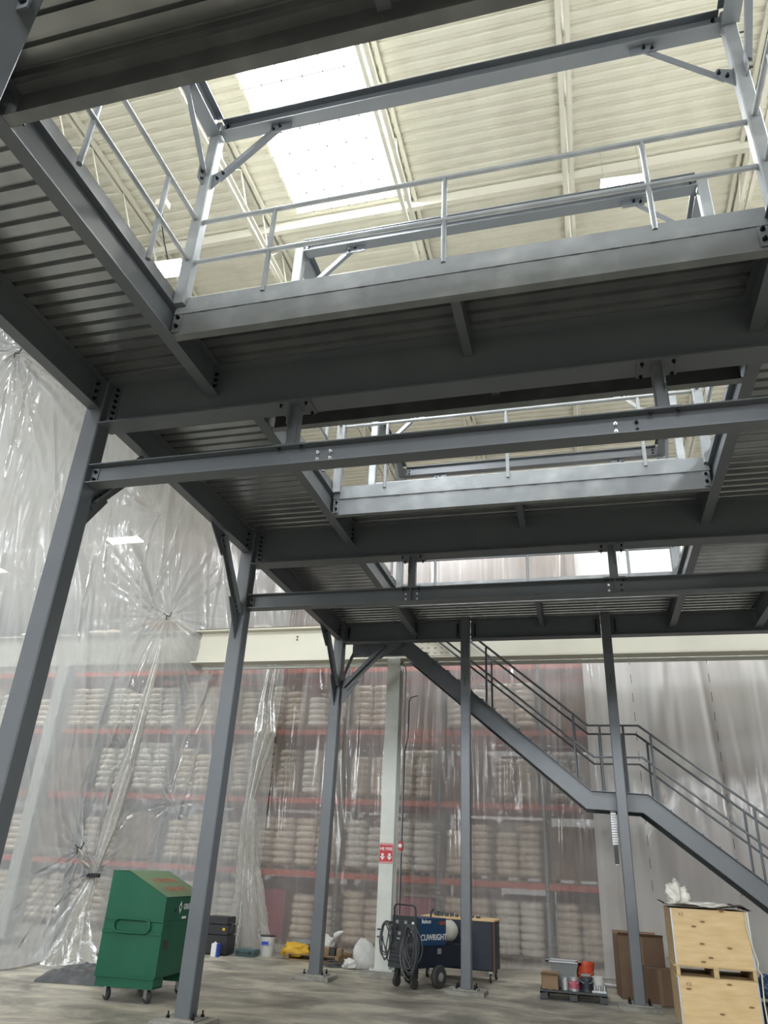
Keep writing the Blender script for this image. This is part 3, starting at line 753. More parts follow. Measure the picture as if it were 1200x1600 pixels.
CREASES = [(16.36, 6.58, 15.88, 2.02), (16.31, 6.48, 15.16, 2.8), (16.54, 6.62, 17.23, 3.2), (17.23, 3.2, 17.54, 2.74), (16.63, 6.7, 17.61, 5.22), (16.72, 6.67, 17.52, 4.54), (18.33, 6.71, 17.55, 2.9), (18.31, 6.06, 17.58, 3.85), (18.16, 5.25, 17.34, 3.01), (16.65, 9.57, 16.47, 6.92), (17.81, 8.6, 16.59, 6.9), (18.0, 8.23, 16.65, 6.81), (17.44, 8.82, 16.56, 7.02), (16.98, 8.48, 16.51, 7.08), (16.33, 9.61, 16.46, 7.15), (15.55, 6.78, 16.3, 6.71), (15.38, 7.01, 16.31, 6.82), (14.48, 8.24, 16.21, 6.92), (14.97, 1.59, 13.61, 0.37), (14.94, 1.57, 13.89, 0.06), (14.91, 1.55, 14.28, 0.03), (14.87, 1.55, 14.65, 0.09), (14.8, 1.62, 13.81, 1.36), (14.86, 1.67, 13.49, 0.71), (13.23, 3.24, 14.07, 1.66), (13.99, 3.13, 14.62, 1.88), (14.95, 2.0, 15.32, 3.54), (14.93, 1.91, 14.88, 3.24), (11.08, 10.19, 11.12, 7.44), (11.28, 10.34, 11.38, 6.7), (11.45, 8.41, 11.49, 6.38), (11.74, 9.45, 12.71, 7.43), (10.6, 9.84, 10.72, 8.79), (18.54, 2.19, 18.34, 1.53), (18.14, 4.36, 17.81, 1.52), (15.97, 4.41, 15.94, 2.28), (14.28, 4.34, 14.25, 2.99), (15.2, 5.73, 14.83, 2.55), (16.18, 5.28, 15.78, 1.81), (13.67, 7.15, 13.73, 5.31), (13.83, 8.54, 14.11, 6.9), (15.22, 8.92, 15.4, 6.95), (14.6, 0.28, 14.94, 1.05), (13.99, 0.14, 14.46, 1.06)]
def left_fn(s, z):
    n = noise.noise(Vector((s*.6, z*.15, 9.1))); n2 = noise.noise(Vector((s*2.2+z*.35, z*.3, 2.7))); n3 = noise.noise(Vector((s*7+z*1.9, z*.8, 5.5)))
    o = .13*n+.05*n2+.015*n3
    for a, b_, c_, q in ((1.25, .42, 2.0, .05), (1.9, -.30, 3.3, .04), (2.7, .75, 1.1, .03)):
        m_ = noise.noise(Vector((s*.5, z*.35, c_*5))); o += q*max(0, m_+.25)*2*abs(math.cos(s*a+z*b_+n*2.5+c_))**46
    for (s0, z0_, s1, z1_) in CREASES:
        if s < min(s0, s1)-.15 or s > max(s0, s1)+.15 or z < min(z0_, z1_)-.15 or z > max(z0_, z1_)+.15: continue
        dx_, dz_ = s1-s0, z1_-z0_; l2 = dx_*dx_+dz_*dz_; t = ((s-s0)*dx_+(z-z0_)*dz_)/l2
        if 0 < t < 1:
            d = abs((s-s0)*dz_-(z-z0_)*dx_)/math.sqrt(l2); wd_ = .022+.03*abs(math.sin(s0*9+z1_))
            o += (.05+.03*math.sin(s0*7))*math.exp(-(d/wd_)**2)*min(1, t*6, (1-t)*6)
    sh = dz = 0
    for (ts, tz, k, am, R) in TIES:
        ds, dzz = s-ts, z-tz; r = math.hypot(ds, dzz)+1e-3; a = math.atan2(dzz, ds); w = math.exp(-r/R)
        q = a*k/2+noise.noise(Vector((a*1.5, ts, tz)))*3; o += am*w*(abs(math.cos(q))**14*.9+.35*abs(math.sin(q*1.7+1))**8)*min(1, r*3) - .2*math.exp(-r*2.5)
        sh -= ds/r*.22*w*min(1, r*2); dz -= dzz/r*.22*w*min(1, r*2)
    return o, sh, dz
curtain('plastic_curtain', [(-3.0, 12.7), (-.6, 12.75), (1.2, 12.6), (5.0, 12.35)], 0.004, 11.2, 520, 150, far_fn, CLEAR, 'clear plastic curtain hung in front of the pallet racks')
MILK = curtain('plastic_curtain', [(4.85, 12.22), (8, 12.05), (14, 11.9)], 0.004, 11.2, 220, 100, lambda s, z: (lambda t: (t[0]*.8, t[1], t[2]))(far_fn(s+40, z+s*.5)), MILKY, 'milky plastic curtain behind the stair and plywood crates')
curtain('plastic_curtain', [(-5.6, -7.5), (-5.3, -2), (-4.9, 2.5), (-4.5, 6.2), (-4.6, 8.4), (-3.6, 11.0), (-3.0, 12.75)], 0.004, 11.2, 950, 330, left_fn, CLEARL, 'hazy clear plastic curtain tied back at the left')
# stitch marks on milky sheet: faint dashed print lines
for k, (xa, lb) in enumerate(((5.9, 'left'), (7.55, 'right'))):
    dl = MB(); z = 10
    while z > 1.2:
        dl.box(xa-.005, xa+.005, 11.86, 11.87, z, z+.2); z -= .42
    dl.build('seam_print', BLACK, MILK)
# gathered edge of the left sheet, twisted and tied, spreading on the floor
def gathered(pts, rad, label, wob=.35, m=GATHER):
    n = 60; seg = 44; bm = bmesh.new(); rings = []
    for i in range(n+1):
        t = i/n*(len(pts)-1); k = min(int(t), len(pts)-2); f = t-k; f = f*f*(3-2*f)
        p = Vector(pts[k]).lerp(Vector(pts[k+1]), f); r = rad[k]*(1-f)+rad[k+1]*f
        ring = []
        for j in range(seg):
            a = 2*math.pi*j/seg+t*.25
            rr = r*(1+wob*noise.noise(Vector((math.cos(a)*2.2, math.sin(a)*2.2, t*.9)))+.22*math.sin(a*7+t)+.10*math.sin(a*13+2*t))
            ring.append(bm.verts.new((p.x+math.cos(a)*rr, p.y+math.sin(a)*rr*.7, p.z+.02*math.sin(a*3+t*4))))
        rings.append(ring)
    for A, B in zip(rings, rings[1:]):
        for j in range(seg): bm.faces.new((A[j], A[(j+1) % seg], B[(j+1) % seg], B[j]))
    me = bpy.data.meshes.new('gathered_plastic'); bm.to_mesh(me); bm.free(); me.materials.append(m)
    for p in me.polygons: p.use_smooth = True
    o = bpy.data.objects.new('gathered_plastic', me); COL.objects.link(o); return tag(o, label, 'plastic sheet', 'gathered ends of the plastic sheets')
gathered([(-2.9, 11.9, 7.0), (-2.9, 11.7, 5.4), (-2.75, 11.5, 4.6), (-2.85, 11.5, 3.95), (-2.95, 11.5, 3.1), (-2.9, 11.5, 2.6), (-2.85, 11.6, 1.6), (-2.72, 11.65, .5), (-2.62, 11.7, .02)],
         [.10, .15, .24, .17, .10, .17, .22, .34, .46], 'bunched clear plastic hanging to the floor beside the white bucket')
gathered([(-4.36, 8.78, 6.2), (-4.40, 8.62, 4.6), (-4.42, 8.5, 3.4), (-4.45, 8.3, 2.2), (-4.45, 8.08, 1.38), (-4.45, 7.85, .8), (-4.42, 7.7, .35), (-4.40, 7.6, .02)],
         [.03, .09, .13, .12, .05, .20, .34, .50], 'plastic sheet cinched by a black strap left of the job box')
bs = MB(); bs.box(-4.62, -4.28, 7.98, 8.08, 1.36, 1.43); tag(bs.build('black_strap', BLACK, bevel=.01), 'black strap cinching the plastic left of the job box', 'strap')
for k, (p, lb) in enumerate((((-4.42, 7.38, 1.86), 'rope tie pulling the lower left plastic'), ((-4.30, 8.70, 6.75), 'small black tie pinching the plastic near the lamp'), ((-4.72, 2.95, 9.85), 'dark tie pinching the plastic under the deck edge'))):
    t = MB(); x, y, z = p
    t.tube([(x-.07, y-.03, z+.05), (x, y, z), (x+.09, y, z-.03), (x+.12, y, z+.08)], .013, 6); t.tube([(x, y, z), (x+.02, y, z-.12)], .01, 6)
    tag(t.build('plastic_tie', BLACK), lb, 'tie', 'ties on the plastic')
rp = MB(); rp.tube([(-4.42, 7.38, 1.86), (-4.36, 7.5, 1.74), (-4.42, 7.6, 1.64), (-4.38, 7.8, 1.54), (-4.45, 8.0, 1.42)], .016, 6)
tag(rp.build('rope', ROPE), 'pale rope between the tie and the black strap', 'rope')

# ================================================================ PALLET RACKS behind the plastic
RX = [-14.21, -11.65, -9.09, -6.53, -3.97, -1.41, 1.15, 3.71, 6.27, 8.83]
RY0, RY1 = 13.75, 14.8
LV = [1.62, 3.33, 5.06, 6.75]
def upright(x, label):
    u = MB()
    for y in (RY0, RY1): u.box(x-.045, x+.045, y-.035, y+.035, 0, 8.0)
    o = u.build('rack_upright', RACKBLUE); tag(o, label, 'rack', 'pallet rack upright frames')
    b = MB(); z = .3; k = 0
    while z < 7.4: b.tube([(x, RY0 if k % 2 else RY1, z), (x, RY1 if k % 2 else RY0, z+.9)], .018, 6); z += .9; k += 1
    b.build('bracing', RACKBLUE, o)
    d = MB(); z = .3
    while z < 7.8: d.box(x-.012, x+.012, RY0-.038, RY0-.034, z, z+.03); z += .1
    d.build('slot_row', WHITE, o)
orde = ['first', 'second', 'third', 'fourth', 'fifth', 'sixth', 'seventh', 'eighth', 'ninth', 'tenth']
for k, x in enumerate(RX): upright(x, 'dark rack upright frame behind the plastic, %s from the left' % orde[k])
lvn = ['lowest', 'second', 'third', 'top']
for li, z in enumerate(LV):
    for k, (xa, xb) in enumerate(zip(RX, RX[1:])):
        b = MB()
        for y in (RY0-.06, RY1+.06): b.box(xa+.05, xb-.05, y-.025, y+.025, z-.13, z)
        o = b.build('rack_beam', RACKRED); tag(o, 'orange-red rack beam pair on the %s level, %s bay from the left' % (lvn[li], orde[k]), 'rack', 'red pallet rack beams')
def sack_mesh(w, d, h, m, name):
    b = bmesh.new(); bmesh.ops.create_uvsphere(b, u_segments=14, v_segments=8, radius=1)
    for v in b.verts:
        c = v.co; sg_ = lambda t, e: math.copysign(abs(t)**e, t)
        v.co = Vector((sg_(c.x, .45)*w/2, sg_(c.y, .45)*d/2, sg_(c.z, .7)*h/2)); v.co += Vector((0, 0, .012*noise.noise(v.co*6)))
    me = bpy.data.meshes.new(name); b.to_mesh(me); b.free(); me.materials.append(m)
    for p in me.polygons: p.use_smooth = True
    return me
SK = [sack_mesh(.56, 1.0, .19, SACK, 'sack'), sack_mesh(.56, 1.0, .19, SACK2, 'sack')]
def pallet_mb(x, y, z, w=1.1, d=1.0):
    b = MB()
    for yy in (-.45, 0, .45): b.box(x-w/2, x+w/2, y+yy-.05, y+yy+.05, z, z+.025)
    for xx in (-w/2+.04, 0, w/2-.04): b.box(x+xx-.035, x+xx+.035, y-d/2, y+d/2, z+.02, z+.10)
    for k in range(6): yy = -d/2+.05+k*(d-.1)/5; b.box(x-w/2, x+w/2, y+yy-.045, y+yy+.045, z+.10, z+.122)
    return b
pal_me = None
nload = 0
yc = (RY0+RY1)/2
for k, (xa, xb) in enumerate(zip(RX, RX[1:])):
    for li, z in enumerate([0]+LV):
        for s in (0, 1):
            if random.random() < .06 and li: continue
            x = xa+.68+s*1.22+random.uniform(-.03, .03); nload += 1
            lvl = ['floor', 'first shelf', 'second shelf', 'third shelf', 'top shelf'][li]
            kind = random.random()
            what = 'brown cartons' if kind < .16 else ('crimson wrapped drums' if (kind < .24 and li < 3) else ('white sacks' if kind < .5 else 'cream sacks'))
            if (k, li, s) in ((5, 0, 1), (4, 0, 0)): what = 'crimson wrapped drums'
            root = empty('pallet_load', (x, yc, z), 'pallet of %s behind plastic, %s, %s bay from the left, %s side' % (what, lvl, orde[k], 'left' if not s else 'right'), 'pallet load', 'pallet loads on the racks')
            if pal_me is None: po_ = pallet_mb(x, yc, z).build('pallet', WOOD, root); pal_me = po_.data
            else:
                po_ = bpy.data.objects.new('pallet', pal_me); COL.objects.link(po_); po_.parent = root; po_.location = (0, 0, 0)
            zz = .122
            if what == 'brown cartons':
                for a in range(2):
                    for c_ in range(3):
                        if random.random() < .85 or c_ < 2:
                            MB().box(x-.54+a*.545, x-.54+a*.545+.53, yc-.48, yc+.48, z+zz+c_*.37, z+zz+c_*.37+.36).build('carton', CARD if (a+c_) % 2 else CARD2, root)
            elif what == 'crimson wrapped drums':
                MB().box(x-.53, x+.53, yc-.49, yc+.49, z+zz, z+zz+1.05).build('wrapped_stack', CRIM, root, bevel=.05)
            else:
                nl = random.choice([6, 7, 7, 8]) if li else 7
                for a in range(nl):
                    for c_ in (-1, 1):
                        if a == nl-1 and random.random() < .3: continue
                        so = bpy.data.objects.new('sack', SK[what == 'white sacks']); COL.objects.link(so); so.parent = root
                        so.location = (c_*.275+random.uniform(-.015, .015), random.uniform(-.03, .0), zz+.085+a*.158); so.rotation_euler = (random.uniform(-.02, .02), random.uniform(-.03, .03), random.uniform(-.04, .04))

RZ0, RZ1 = 15.15, 16.2
for k, x in enumerate(RX):
    u = MB()
    for y in (RZ0, RZ1): u.box(x-.045, x+.045, y-.035, y+.035, 0, 8.0)
    tag(u.build('rack_upright', RACKBLUE), 'dark upright of the second rack row, %s from the left' % orde[k], 'rack', 'rear rack upright frames')
for li, z in enumerate(LV):
    b = MB()
    for y in (RZ0-.06, RZ1+.06): b.box(RX[0], RX[-1], y-.025, y+.025, z-.13, z)
    tag(b.build('rack_beam', RACKRED), 'orange-red beam line of the rear rack row, %s level' % lvn[li], 'rack', 'rear rack beams')
yr = (RZ0+RZ1)/2
wr_me = {}
for k, (xa, xb) in enumerate(zip(RX, RX[1:])):
    for li, z in enumerate([0]+LV):
        for s in (0, 1):
            x = xa+.68+s*1.22; c_ = random.choice(['brown', 'brown', 'cream', 'crimson'])
            h = random.choice([1.2, 1.32, 1.42])
            root = empty('pallet_load', (x, yr, z), '%s load in the rear racks, %s, %s bay from left, %s' % (c_, ['floor', 'first shelf', 'second shelf', 'third shelf', 'top shelf'][li], orde[k], 'left' if not s else 'right'), 'pallet load', 'pallet loads in the rear racks')
            po_ = bpy.data.objects.new('pallet', pal_me); COL.objects.link(po_); po_.parent = root; po_.location = (0, 0, 0)
            if (c_, h) not in wr_me:
                wo = MB().box(x-.56, x+.56, yr-.5, yr+.5, z+.122, z+.122+h).build('wrapped_stack', {'brown': CARD, 'cream': SACK, 'crimson': CRIM}[c_], root, bevel=.06); wr_me[(c_, h)] = wo.data
            else:
                wo = bpy.data.objects.new('wrapped_stack', wr_me[(c_, h)]); COL.objects.link(wo); wo.parent = root; wo.location = (0, 0, .122)

tag(MB().box(-7.75, -6.5, 12.8, 14.3, 8.01, 8.03).build('plywood_sheet', PLY), 'plywood sheet lying on top of the racks, glowing through the left plastic', 'board')
# ================================================================ LAMPS
LAMPM = emit('lamp_tube', (1, .99, .95), 30)
def lamp(x, y, z, ang, label, w=1.15, d=.42, p=130):
    root = empty('high_bay_lamp', (x, y, z), label, 'lamp', 'high bay lamps hanging from the roof')
    M = Matrix.Translation((x, y, z)) @ Matrix.Rotation(ang, 4, 'Z')
    MB(M).box(-w/2, w/2, -d/2, d/2, .02, .09).build('housing', WHITE, root, origin=(x, y, z))
    MB(M).box(-w/2+.02, w/2-.02, -d/2+.02, d/2-.02, .0, .02).build('diffuser', LAMPM, root, origin=(x, y, z))
    for s in (-1, 1): MB(M).tube([(s*w*.4, 0, .09), (s*w*.4, 0, ZR-z)], .004, 5).build('suspension_wire', GALV, root, origin=(x, y, z))
    area('lamp_light', (0, 0, -.02), w, d, p, (1, .97, .90), (0, 0, ang), parent=root)
lamp(5.85, 2.15, 10.45, .05, 'glowing rectangular lamp seen past the right rail post', .62, .30)
lamp(-1.25, 2.1, 10.3, .05, 'glowing lamp half hidden at the left corner of the first opening', .62, .3)
lamp(-8.25, 11.9, 10.3, 0, 'glowing lamp shining through the left plastic', 1.1, .4, 160)
lamp(-9.5, 2.0, 10.3, 0, 'added unseen lamp far left beyond the plastic', 1.1, .4, 120)  # this and the next three lamps are added to brighten the far areas
lamp(2.5, 18.5, 10.3, 0, 'added unseen lamp over the aisle behind the middle racks', 1.1, .4, 160)
lamp(10.0, 10.5, 10.3, 0, 'added unseen lamp to the right beyond the stair', 1.1, .4, 160)
lamp(-4.0, 18.5, 10.3, 0, 'added unseen lamp over the aisle behind the left racks', 1.1, .4, 160)

# ================================================================ GREEN JOB BOX
def jobbox():
    ang = math.radians(3.5); T = Matrix.Translation((-1.86, 4.75, 0)) @ Matrix.Rotation(ang, 4, 'Z')
    root = empty('job_box', (-1.4, 5.3, 0), 'green sloped-lid steel job box on casters', 'tool box')
    w, L = .885, 1.22; zb = .19
    def prism(prof, y0, y1, name, m, parent=root, bev=0):
        b = MB(T); n = len(prof)
        b.faces([(x, y0, z) for x, z in prof]+[(x, y1, z) for x, z in prof], [tuple(range(n)), tuple(reversed(range(n, 2*n)))]+[(i, (i+1) % n, n+(i+1) % n, n+i) for i in range(n)])
        return b.build(name, m, parent, bevel=bev)
    prism([(.0, .30), (w, .30), (w, .95), (0, .95)], 0, L, 'body', GREEN)
    prism([(.012, zb), (w-.012, zb), (w-.03, .17), (.02, .17)], .012, .30, 'skid', GREEN); prism([(.012, zb), (w-.012, zb), (w-.03, .17), (.02, .17)], L-.3, L-.012, 'skid', GREEN)
    prism([(.02, zb), (w-.02, zb), (w-.02, .31), (.02, .31)], .012, .30, 'skid', GREEN); prism([(.02, zb), (w-.02, zb), (w-.02, .31), (.02, .31)], L-.30, L-.012, 'skid', GREEN)
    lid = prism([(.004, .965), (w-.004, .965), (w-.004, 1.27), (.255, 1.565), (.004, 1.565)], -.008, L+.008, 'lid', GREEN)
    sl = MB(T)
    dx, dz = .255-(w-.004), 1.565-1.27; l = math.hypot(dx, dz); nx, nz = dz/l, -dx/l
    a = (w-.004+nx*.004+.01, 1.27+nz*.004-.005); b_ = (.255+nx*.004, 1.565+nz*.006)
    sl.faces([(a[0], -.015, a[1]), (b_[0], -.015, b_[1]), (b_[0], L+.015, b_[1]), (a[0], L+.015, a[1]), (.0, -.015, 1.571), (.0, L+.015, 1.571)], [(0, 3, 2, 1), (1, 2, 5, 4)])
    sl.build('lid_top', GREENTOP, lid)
    # recessed handle panel on the end: ledge, notches and oval loop
    MB(T).box(.0, w, -.012, .0, .955, .975).build('lid_seam', GREEN, root)
    MB(T).box(.0, w, -.018, .0, .80, .835).build('ledge', GREEN, root)
    MB(T).box(.0, w-.01, -.014, 0, .285, .305).build('lower_lip', GREEN, root)
    hp = []; cx, hz, hwid, hr = .44, .895, .27, .082
    for k in range(40):
        t = 2*math.pi*k/40; c, s = math.cos(t), math.sin(t)
        hp.append((cx+(hwid-hr)*(1 if c > 0 else -1)*min(1, abs(c)*8)+hr*c, -.035, hz+hr*s))
    MB(T).tube(hp, .013, 8, True).build('handle', GREEN, root, smooth=True)
    # front side (faces +x): recesses, lock, emblem
    fx = w
    MB(T).box(fx, fx+.004, .10, .24, .62, .74).build('lift_pocket', BLACK, root)
    MB(T).box(fx, fx+.006, -.0, L, .945, .965).build('front_seam', GREEN, root)
    lk = MB(T); lk.lathe([(.028, 0), (.028, .012), (0, .014)], (fx, .33, 1.09), 16, 'x'); lk.build('lock', BLACK, root)
    em = MB(T); y0, z0 = .47, 1.13
    em.faces([(fx+.003, y0-.05, z0), (fx+.003, y0, z0-.085), (fx+.003, y0+.05, z0), (fx+.003, y0, z0+.085)], [(0, 1, 2, 3)]); em.build('emblem', WHITE, root)
    em = MB(T); em.lathe([(.026, 0), (.026, .002)], (fx+.004, y0, z0), 16, 'x'); em.build('emblem_disc', GREEN, root)
    R = T @ Matrix.Translation((fx+.004, .80, 1.13)) @ Matrix.Rotation(math.pi/2, 4, 'Z') @ Matrix.Rotation(math.pi/2, 4, 'X')
    for body, size, dz_, dy_ in (('GREENLEE', .10, 0, 0), ('ooooo', .04, -.13, -.1)):
        if body == 'ooooo': MB(T).box(fx, fx+.003, .56, .70, .98, 1.01).build('small_plate', WHITE, root); continue
        o = txt(body, size, (0, 0, 0), (0, 0, 0), WHITE, None, 'lettering', .001, True); o.parent = root
        o.matrix_local = Matrix.Translation(-Vector(root.location)) @ R
    # red scrawl on the lid
    rs = MB(T); random.seed(9)
    for row in range(2):
        for k in range(6):
            for st_ in range(3):
                yb_ = .30+k*.12+random.uniform(0, .05); t0 = .28+row*.34+random.uniform(0, .05); t1 = t0+random.uniform(.08, .22); yb2 = yb_+random.uniform(-.05, .06)
                def pt(t, y): return (b_[0]+(a[0]-b_[0])*t+nx*.003, y, b_[1]+(a[1]-b_[1])*t+nz*.003)
                q = .011
                rs.faces([pt(t0, yb_-q), pt(t0, yb_+q), pt(t1, yb2+q), pt(t1, yb2-q)], [(0, 1, 2, 3)])
    rs.build('red_scrawl', REDMARK, root)
    for cx_, cy_ in ((.16, .13), (w-.13, .13), (.16, L-.13), (w-.13, L-.13)):
        c = MB(T @ Matrix.Translation((cx_, cy_, 0)) @ Matrix.Rotation(1.0, 4, 'Z'))
        c.lathe([(.03, -.022), (.075, -.02), (.078, 0), (.075, .02), (.03, .022)], (0, 0, .078), 24, 'x'); ca = c.build('caster', RUBBER, root, smooth=True)
        c = MB(T @ Matrix.Translation((cx_, cy_, 0)) @ Matrix.Rotation(1.0, 4, 'Z'))
        for s in (-1, 1): c.box(s*.032-.003, s*.032+.003, -.025, .045, .06, .17)
        c.lathe([(.04, .160), (.04, .172)], (0, .03, 0), 16); c.lathe([(.035, -.026), (.0, -.028)], (0, 0, .078), 16, 'x'); c.lathe([(.0, .028), (.035, .026)], (0, 0, .078), 16, 'x')
        c.build('fork', CHROME, ca)
jobbox()
def cloth(name, x0, x1, y0, y1, zf, m, label, cat, nu=30, nv=24, ang=0, thick=True):
    b = bmesh.new(); V = []
    cx, cy = (x0+x1)/2, (y0+y1)/2; R = Matrix.Rotation(ang, 3, 'Z')
    for i in range(nu+1):
        r = []
        for j in range(nv+1):
            u, v = i/nu, j/nv; e = min(u, 1-u, v, 1-v)
            x, y = x0+(x1-x0)*u, y0+(y1-y0)*v
            z = zf(u, v)*min(1, (e*9)**.6) if e > 0 else 0
            p = R @ Vector((x-cx+.02*noise.noise(Vector((x*4, y*4, 1))), y-cy, 0)); r.append(b.verts.new((p.x+cx, p.y+cy, max(z, .003))))
        V.append(r)
    for i in range(nu):
        for j in range(nv): b.faces.new((V[i][j], V[i+1][j], V[i+1][j+1], V[i][j+1]))
    me = bpy.data.meshes.new(name); b.to_mesh(me); b.free(); me.materials.append(m)
    for p in me.polygons: p.use_smooth = True
    o = bpy.data.objects.new(name, me); COL.objects.link(o); return tag(o, label, cat)
cloth('folded_tarp', -3.55, -2.05, 5.75, 7.0, lambda u, v: .15+.045*noise.noise(Vector((u*6, v*5, 2)))+.02*noise.noise(Vector((u*20, v*9, 3))), TARP, 'black folded tarp lying behind the green job box', 'tarp', 50, 40, .15)

# ================================================================ WELDER
def welder():
    ang = math.radians(-30); T = Matrix.Translation((1.33, 8.58, 0)) @ Matrix.Rotation(ang, 4, 'Z')
    # local x = width (panel side), local y = length going back
    root = empty('welder_generator', (1.8, 8.8, 0), 'blue engine-driven welder on wheels with coiled cables', 'welder')
    w, L = .60, 1.22
    MB(T).box(0, w, .0, L*.60, .62, 1.03).build('hood', BLUE, root, bevel=.012)
    MB(T).box(.02, w-.02, .02, L, .30, .62).build('chassis', NAVY, root, bevel=.01)
    p = MB(T); prof = [(-.10, .28), (-.05, .60), (-.02, .66), (-.02, 1.05), (.02, 1.05), (.02, .28)]
    n = len(prof); p.faces([(x, y, z) for x in (.005, w-.005) for y, z in prof], [tuple(range(n)), tuple(reversed(range(n, 2*n)))]+[(i, (i+1) % n, n+(i+1) % n, n+i) for i in range(n)])
    fp = p.build('control_panel', DGREY, root, bevel=.008)
    for x in (.13, .33, .48): MB(T).lathe([(.045, -.03), (.045, -.022), (0, -.022)], (x, .0, .86), 16, 'y').build('dial_plate', WHITE if x > .4 else BLACK, fp); MB(T).lathe([(.0, -.065), (.022, -.06), (.026, -.025)], (x, 0, .86), 12, 'y').build('knob', BLACK, fp)
    for x, z in ((.10, .93), (.30, .93), (.16, .76), (.36, .75)): MB(T).box(x, x+.06, -.026, -.02, z, z+.05).build('switch_plate', GALV, fp)
    MB(T).lathe([(.026, -.03), (.026, -.02), (0, -.02)], (.50, 0, .95), 16, 'y').build('gauge', WHITE, fp)
    MB(T).box(.19, .36, -.075, -.062, .50, .70).build('document_pouch', DGREY, fp)
    txt('Miller', .035, T @ Vector((.18, -.03, .705)), (math.pi/2, 0, ang), WHITE, fp, 'lettering')
    for z in (.36, .42, .48, .54): MB(T).box(.03, w-.03, -.10+(z-.28)*.15-.004, -.085+(z-.28)*.15, z, z+.02).build('louvre', BLACK, fp)
    # roll handle
    MB(T).tube([(.05, -.01, .64), (.05, -.02, 1.16), (.07, -.02, 1.2), (.11, -.02, 1.22), (w-.11, -.02, 1.22), (w-.07, -.02, 1.2), (w-.05, -.02, 1.16), (w-.05, -.01, .70)], .014, 8).build('roll_bar', BLACK, root, smooth=True)
    MB(T).tube([(.3, .66, 1.02), (.3, .66, 1.10), (.33, .70, 1.16)], .018, 8).build('exhaust', BLACK, root, smooth=True)
    side = ang+math.pi/2
    txt('Bobcat', .085, T @ Vector((w+.003, .20, .985)), (math.pi/2, 0, side), WHITE, root, 'lettering', .001, True)
    txt('CUWRIGHT', .125, T @ Vector((w+.003, .40, .745)), (math.pi/2, 0, side), WHITE, root, 'lettering', .001, True)
    MB(T).box(w, w+.004, .50, .71, .925, .995).build('warning_label', DGREY, root)
    for k in range(3): MB(T).box(w+.004, w+.006, .55, .70, .935+k*.02, .945+k*.02).build('label_line', REDMARK, root)
    MB(T).lathe([(0, .74), (.08, .76), (.155, .82), (.17, .95), (.17, 1.12), (.12, 1.2), (0, 1.22)], (.36, 0, .82), 24, 'y').build('fuel_tank', TANK, root, smooth=True)
    for x in (-.02, w+.02):
        wh = MB(T); wh.lathe([(.06, -.05), (.15, -.045), (.172, -.02), (.172, .02), (.15, .045), (.06, .05)], (x, .52, .172), 28, 'x'); wo = wh.build('wheel', RUBBER, root, smooth=True)
        MB(T).lathe([(0, .055), (.05, .055), (.075, .046), (.09, .046), (.09, -.046), (.05, -.055), (0, -.055)], (x, .52, .172), 20, 'x').build('hub', GALV, wo, smooth=True)
    for x in (.10, .50):
        c = MB(T); c.lathe([(.0, -.03), (.075, -.028), (.08, 0), (.075, .028), (0, .03)], (x, .04, .08), 20, 'x'); co = c.build('caster', RUBBER, root, smooth=True)
        MB(T).box(x-.04, x+.04, .02, .09, .15, .31).build('caster_fork', BLACK, co)
    MB(T).box(w, w+.02, .50, .58, .50, .58).build('battery_box', GALV, root)
    # cable coils hung on the panel corners
    def coil(cx, cy, cz, rx, rz, n, label_):
        for k in range(n):
            b = MB(T); pts = []; ph = random.uniform(0, 6); a, c = rx*random.uniform(.45, 1.1), rz*random.uniform(.72, 1.05)
            ox, oy = random.uniform(-.025, .025), random.uniform(-.06, .06)
            for q in range(30):
                t = 2*math.pi*q/30
                pts.append((cx+ox+a*math.sin(t)*(1+.08*math.sin(2*t+ph)), cy+oy+.02*math.sin(3*t+ph), cz-c*(1-math.cos(t))*.98+.02*math.sin(t+ph)))
            b.tube(pts, .010, 6, True); b.build('cable_loop', HOSE, root, smooth=True)
    coil(w-.02, -.16, .93, .17, .40, 9, '')
    coil(-.10, -.02, .93, .13, .31, 7, '')
    MB(T).tube([(-.14, 0, .93), (.02, 0, .93)], .02, 8).build('cable_hook', BLACK, root)
welder()

# dark blue rolling bench behind welder
def bench():
    root = empty('rolling_bench', (2.45, 10.1, 0), 'navy sheet-metal bench on casters behind the welder', 'bench')
    T = Matrix.Translation((1.55, 10.05, 0)) @ Matrix.Rotation(math.radians(-4), 4, 'Z')
    w, d = 1.35, .65
    b = MB(T); b.box(0, w, 0, .02, .18, .97).box(0, w, d-.02, d, .18, .97).box(w-.02, w, 0, d, .18, .97).box(0, .02, 0, d, .18, .97).box(0, w, 0, d, .18, .20); b.build('cabinet', NAVY, root)
    MB(T).box(-.03, w+.03, -.03, d+.03, 0.97, 1.0).build('plywood_top', PLY, root)
    MB(T).box(w+.0, w+.035, -.02, .02, .16, .97).build('corner_post', DARKGAP, root)
    for x in (.1, w-.06):
        for y in (.06, d-.06):
            c = MB(T); c.lathe([(.03, -.018), (.075, -.016), (.075, .016), (.03, .018)], (x, y, .076), 20, 'x'); co = c.build('caster', RUBBER, root)
            MB(T).lathe([(0, .02), (.045, .02), (.045, -.02), (0, -.02)], (x, y, .076), 16, 'x').build('hub', CHROME, co); MB(T).box(x-.03, x+.03, y-.02, y+.03, .14, .18).build('fork', CHROME, co)
bench()
tb = MB()
for k in range(9): tb.box(1.75+k*.1, 1.80+k*.1+random.uniform(0, .03), 10.2, 10.3, 1.0, 1.03+random.uniform(0, .05))
tag(tb.build('scrap_pieces', DGREY), 'small odds and ends along the bench top behind the welder', 'scrap', kind='stuff')

